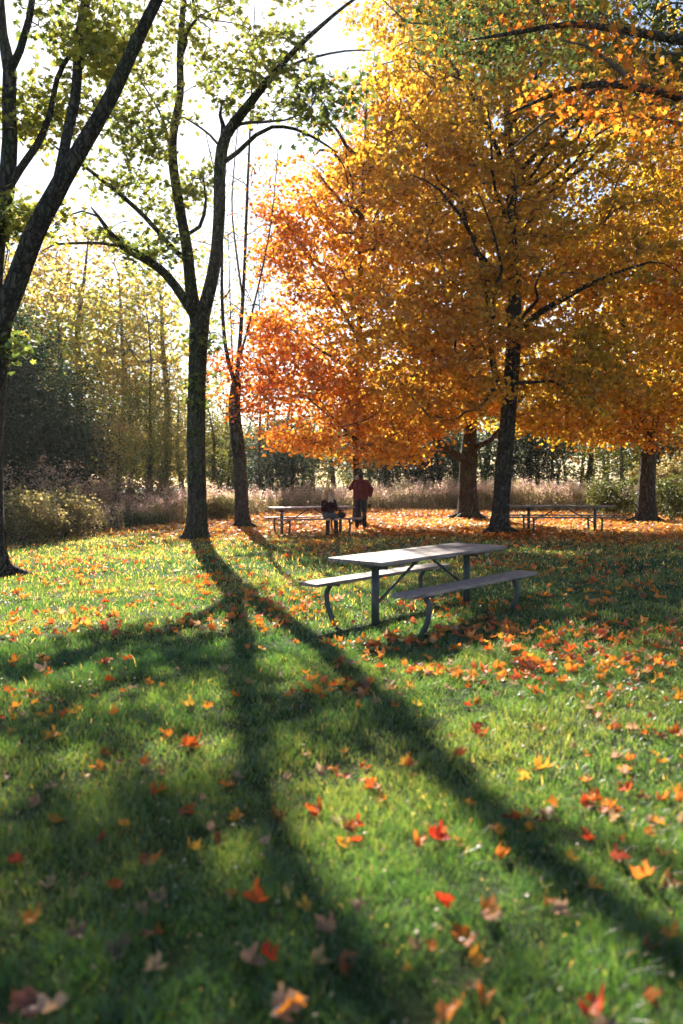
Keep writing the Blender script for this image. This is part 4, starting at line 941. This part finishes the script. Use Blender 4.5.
M_haird = noise_mat('dark_hair', (.012, .009, .008), (.035, .025, .02), (30, 30, 4), 2, .6, .4, .01)
M_eye = noise_mat('eye', (.02, .02, .02), (.03, .03, .03))
M_lip = noise_mat('lips', (.35, .12, .10), (.4, .15, .12))
def hand(w, d, up, s=1, curl=.6, thumb=1):
    """palm at w reaching along d, palm normal up, fingers curled; returns capsule parts"""
    w, d, n = Vector(w), Vector(d).normalized(), Vector(up).normalized(); sd = d.cross(n).normalized(); P_ = []
    for k in range(4): P_.append(('c', w + sd * (k - 1.5) * .012, w + d * .085 * s + sd * (k - 1.5) * .019, .014, .011))
    for k, L in enumerate((.068, .078, .074, .058)):
        a = w + d * .085 * s + sd * (k - 1.5) * .020; d1 = (d - n * curl * .5).normalized(); m = a + d1 * L * .5
        d2 = (d - n * curl * 1.6).normalized(); P_ += [('c', a, m, .0095, .0085), ('c', m, m + d2 * L * .5, .0085, .0075)]
    a = w + d * .02 + sd * .03 * thumb; m = a + (d * .6 + sd * .8 * thumb - n * .3).normalized() * .045
    P_ += [('c', w, a, .014, .013), ('c', a, m, .012, .010), ('c', m, m + (d - n * .5).normalized() * .032, .010, .008)]
    return P_
def head(c, f, up=(0, 0, 1)):
    c, f, u = Vector(c), Vector(f).normalized(), Vector(up); s = f.cross(u).normalized()
    H = [('e', c, (.078, .085, .105)), ('e', c + f * .03 - u * .055, (.055, .055, .06)), ('c', c + f * .082 + u * .005, c + f * .102 - u * .03, .009, .014)]
    H += [('e', c + s * .079 - u * .01, (.014, .022, .03)), ('e', c - s * .079 - u * .01, (.014, .022, .03)), ('c', c - f * .01 - u * .07, c - f * .03 - u * .17, .055, .06)]
    return H
def face(c, f, parent):
    c, f, u = Vector(c), Vector(f).normalized(), Vector((0, 0, 1)); s = f.cross(u).normalized()
    for k in (-1, 1): body('eye', [('e', c + f * .077 + s * k * .031 + u * .004, .011)], M_eye, .003, parent, 1)
    body('mouth', [('c', c + f * .088 - s * .02 - u * .062, c + f * .088 + s * .02 - u * .062, .007, .007)], M_lip, .003, parent, 1)

def standing():
    # faces away from the camera (+y), left hand up to the face, right hand on the hip
    hc = (-.02, .03, 1.635)
    P_ = head(hc, (-.45, .9, 0))
    P_ += [('c', (0, 0, 1.50), (0, 0, 1.42), .06, .075), ('c', (-.15, 0, 1.41), (.15, 0, 1.41), .06, .06), ('e', (0, 0, 1.27), (.165, .105, .19)), ('e', (0, 0, 1.05), (.14, .10, .16)), ('e', (0, 0, .93), (.165, .115, .12))]
    P_ += [('c', (-.17, 0, 1.41), (-.31, .07, 1.235), .048, .038), ('c', (-.31, .07, 1.235), (-.165, .17, 1.48), .037, .026)]
    P_ += hand((-.16, .172, 1.49), (.35, -.1, .9), (0, 1, .1), curl=.5, thumb=-1)
    P_ += [('c', (.17, 0, 1.41), (.315, -.03, 1.20), .048, .038), ('c', (.315, -.03, 1.20), (.285, .05, .975), .037, .026)]
    P_ += hand((.28, .055, .96), (-.25, .2, -.9), (1, 0, -.1), curl=.6)
    for s in (-1, 1):
        P_ += [('c', (s * .085, 0, .90), (s * .105, .02, .50), .085, .055), ('c', (s * .105, .02, .50), (s * .115, -.01, .08), .054, .036), ('c', (s * .115, -.04, .05), (s * .13, .14, .035), .04, .03)]
    o = body('person', P_, M_skin, .0085)
    J = [('c', (-.155, 0, 1.425), (.155, 0, 1.425), .072, .072), ('e', (0, 0, 1.27), (.195, .135, .21)), ('e', (0, 0, 1.06), (.185, .135, .19)), ('e', (0, 0, .945), (.19, .14, .10)), ('c', (0, 0, 1.46), (0, .0, 1.50), .075, .068),
         ('c', (-.17, 0, 1.41), (-.31, .07, 1.235), .082, .072), ('c', (-.31, .07, 1.235), (-.19, .155, 1.45), .070, .052), ('c', (.17, 0, 1.41), (.315, -.03, 1.20), .082, .072), ('c', (.315, -.03, 1.20), (.285, .04, 1.01), .070, .052), ('c', (-.12, 0, 1.34), (-.1, 0, .95), .12, .12), ('c', (.12, 0, 1.34), (.1, 0, .95), .12, .12)]
    body('jacket', J, M_jred, .011, o)
    T_ = [('e', (0, 0, .90), (.178, .128, .12))]
    for s in (-1, 1): T_ += [('c', (s * .085, 0, .88), (s * .105, .02, .50), .100, .073), ('c', (s * .105, .02, .50), (s * .115, -.01, .10), .072, .062)]
    body('trousers', T_, M_jean, .011, o)
    h = Vector(hc); body('hair', [('e', h + Vector((.012, -.018, .018)), (.090, .094, .108)), ('e', h + Vector((.02, -.045, -.05)), (.072, .055, .07))], M_haird, .01, o)
    for s in (-1, 1): body('shoe', [('c', (s * .115, -.05, .045), (s * .13, .15, .04), .05, .042), ('c', (s * .115, -.03, .09), (s * .115, -.03, .05), .05, .05)], M_boot, .01, o)
    face(hc, (-.45, .9, 0), o)
    o.location = (.58, 23.9, float(gh(np.array([.58]), np.array([23.9]))[0]))
    tag(o, 'standing person seen from behind in maroon jacket and dark trousers, hand raised to face', 'person')
    # dark bag hanging from the hand at the hip
    b = body('shoulder_bag', [('e', (0, 0, 0), (.05, .10, .075)), ('c', (-.01, -.06, .04), (-.01, -.03, .11), .009, .009), ('c', (-.01, .06, .04), (-.01, .03, .11), .009, .009), ('c', (-.01, -.03, .11), (-.01, .03, .11), .009, .009)], M_boot, .008)
    b.location = (.58 + .27, 23.9 + .06, .74); tag(b, 'small dark bag held at the hip by the standing person', 'bag')
standing()
def seated():
    # sits on the near bench facing the camera (-y), both hands before the chin
    hc = (0, -.06, 1.15); f = (.12, -1, -.15)
    P_ = head(hc, f)
    P_ += [('c', (0, .0, 1.0), (0, .02, .93), .05, .07), ('c', (-.135, .02, .915), (.135, .02, .915), .052, .052), ('e', (0, .03, .80), (.145, .10, .17)), ('e', (0, .04, .62), (.15, .11, .13)), ('e', (0, .04, .55), (.16, .12, .08))]
    for s in (-1, 1):
        P_ += [('c', (s * .15, .02, .905), (s * .20, -.08, .70), .043, .036), ('c', (s * .20, -.08, .70), (s * .055, -.20, .93), .034, .024)]
        P_ += hand((s * .05, -.205, .94), (-s * .25, -.05, .9), (0, -1, .1), curl=.7, thumb=-s)
        P_ += [('c', (s * .085, 0, .545), (s * .11, -.40, .51), .08, .052), ('c', (s * .11, -.40, .51), (s * .12, -.38, .09), .052, .034), ('c', (s * .12, -.36, .05), (s * .13, -.52, .035), .037, .028)]
    o = body('person', P_, M_skin, .0085)
    J = [('c', (-.13, .02, .92), (.13, .02, .92), .068, .068), ('e', (0, .03, .80), (.175, .13, .19)), ('e', (0, .04, .64), (.175, .135, .13)), ('c', (0, .0, .95), (0, .0, .98), .07, .06)]
    for s in (-1, 1): J += [('c', (s * .15, .02, .905), (s * .20, -.08, .70), .06, .052), ('c', (s * .20, -.08, .70), (s * .07, -.185, .905), .05, .038)]
    body('jacket', J, M_jdark, .011, o)
    S = [('e', (0, .03, .56), (.185, .14, .085)), ('c', (-.09, 0, .55), (-.11, -.38, .52), .098, .078), ('c', (.09, 0, .55), (.11, -.38, .52), .098, .078), ('c', (0, -.05, .55), (0, -.34, .53), .08, .07)]
    body('skirt', S, M_skirt, .011, o)
    for s in (-1, 1): body('boot', [('c', (s * .11, -.395, .40), (s * .12, -.38, .10), .064, .05), ('c', (s * .12, -.36, .05), (s * .13, -.52, .042), .05, .04)], M_boot, .01, o)
    h = Vector(hc); body('hair', [('e', h + Vector((0, .022, .026)), (.115, .10, .112)), ('e', h + Vector((-.075, .02, -.08)), (.055, .065, .13)), ('e', h + Vector((.075, .02, -.08)), (.055, .065, .13)), ('e', h + Vector((0, .06, -.09)), (.085, .045, .13))], M_hairb, .01, o)
    face(hc, f, o)
    p = Vector((-.34, 21.90, 0)); o.location = p; o.rotation_euler = (0, 0, R(12))
    o.location.z = -.005
    tag(o, 'person with fair hair sitting on the bench in wine-red jacket and grey skirt', 'person')
    b = body('handbag', [('e', (0, 0, .085), (.13, .07, .085)), ('c', (-.07, 0, .14), (-.04, 0, .22), .010, .010), ('c', (.07, 0, .14), (.04, 0, .22), .010, .010), ('c', (-.04, 0, .22), (.04, 0, .22), .010, .010)], M_boot, .009)
    b.location = (.0, 22.02, .460); b.rotation_euler = (0, 0, R(22)); tag(b, 'dark handbag on the bench beside the seated person', 'bag')
seated()

def haze():
    b = bmesh.new(); bmesh.ops.create_cube(b, size=1, matrix=Matrix.Translation((0, 45, 11.5)) @ Matrix.Diagonal((240, 130, 27, 1)))
    me = bpy.data.meshes.new('haze'); b.to_mesh(me); b.free()
    m, nt, N, L = newmat('haze_air'); o = N.new('ShaderNodeOutputMaterial'); v = N.new('ShaderNodeVolumePrincipled')
    v.inputs['Color'].default_value = (.93, .95, 1, 1); v.inputs['Density'].default_value = HAZE; v.inputs['Anisotropy'].default_value = .45
    L.new(v.outputs[0], o.inputs['Volume']); me.materials.append(m)
    tag(link('haze', me), 'thin pale autumn haze hanging in the air', 'haze', None, 'stuff')
HAZE = 0.0003
haze()
# ================================================================== LIGHT, SKY, CAMERA
w = bpy.data.worlds.new('World'); scene.world = w; w.use_nodes = True
nt = w.node_tree; bg = nt.nodes['Background']; sky = nt.nodes.new('ShaderNodeTexSky')
sky.sky_type = 'NISHITA'; sky.sun_disc = False; sky.sun_elevation = SUN_EL; sky.sun_rotation = SUN_AZ
sky.air_density = 1.0; sky.dust_density = 0.4; sky.ozone_density = 1.0
nt.links.new(sky.outputs[0], bg.inputs[0]); bg.inputs[1].default_value = 0.05
sl = bpy.data.lights.new('sun', 'SUN'); sl.energy = 5.0; sl.angle = R(0.55); sl.color = (1.0, .90, .77)
so = bpy.data.objects.new('sun', sl); COL.objects.link(so); so.rotation_euler = Vector(SUN).to_track_quat('Z', 'Y').to_euler(); so.location = (0, 0, 30)
cam = bpy.data.cameras.new('camera'); co = bpy.data.objects.new('camera', cam); COL.objects.link(co)
co.location = (0, 0, CAMZ); co.rotation_euler = (math.pi / 2 - P, 0, 0)
cam.sensor_fit = 'VERTICAL'; cam.sensor_height = 36; cam.lens = F / 1024 * 36; cam.clip_end = 1500; cam.clip_start = .05
cam.dof.use_dof = True; cam.dof.focus_distance = 15; cam.dof.aperture_fstop = 1.3
scene.camera = co
vs = scene.view_settings; vs.view_transform = 'Standard'; vs.look = 'None'; vs.exposure = 1.9; vs.gamma = 1; vs.use_curve_mapping = False
cy = scene.cycles
cy.max_bounces = 8; cy.diffuse_bounces = 4; cy.glossy_bounces = 2; cy.transmission_bounces = 4; cy.transparent_max_bounces = 8; cy.volume_bounces = 1
cy.use_denoising = True; cy.denoiser = 'OPENIMAGEDENOISE'; cy.use_adaptive_sampling = True; cy.adaptive_threshold = 0.02
cy.sample_clamp_indirect = 6; cy.caustics_reflective = False; cy.caustics_refractive = False
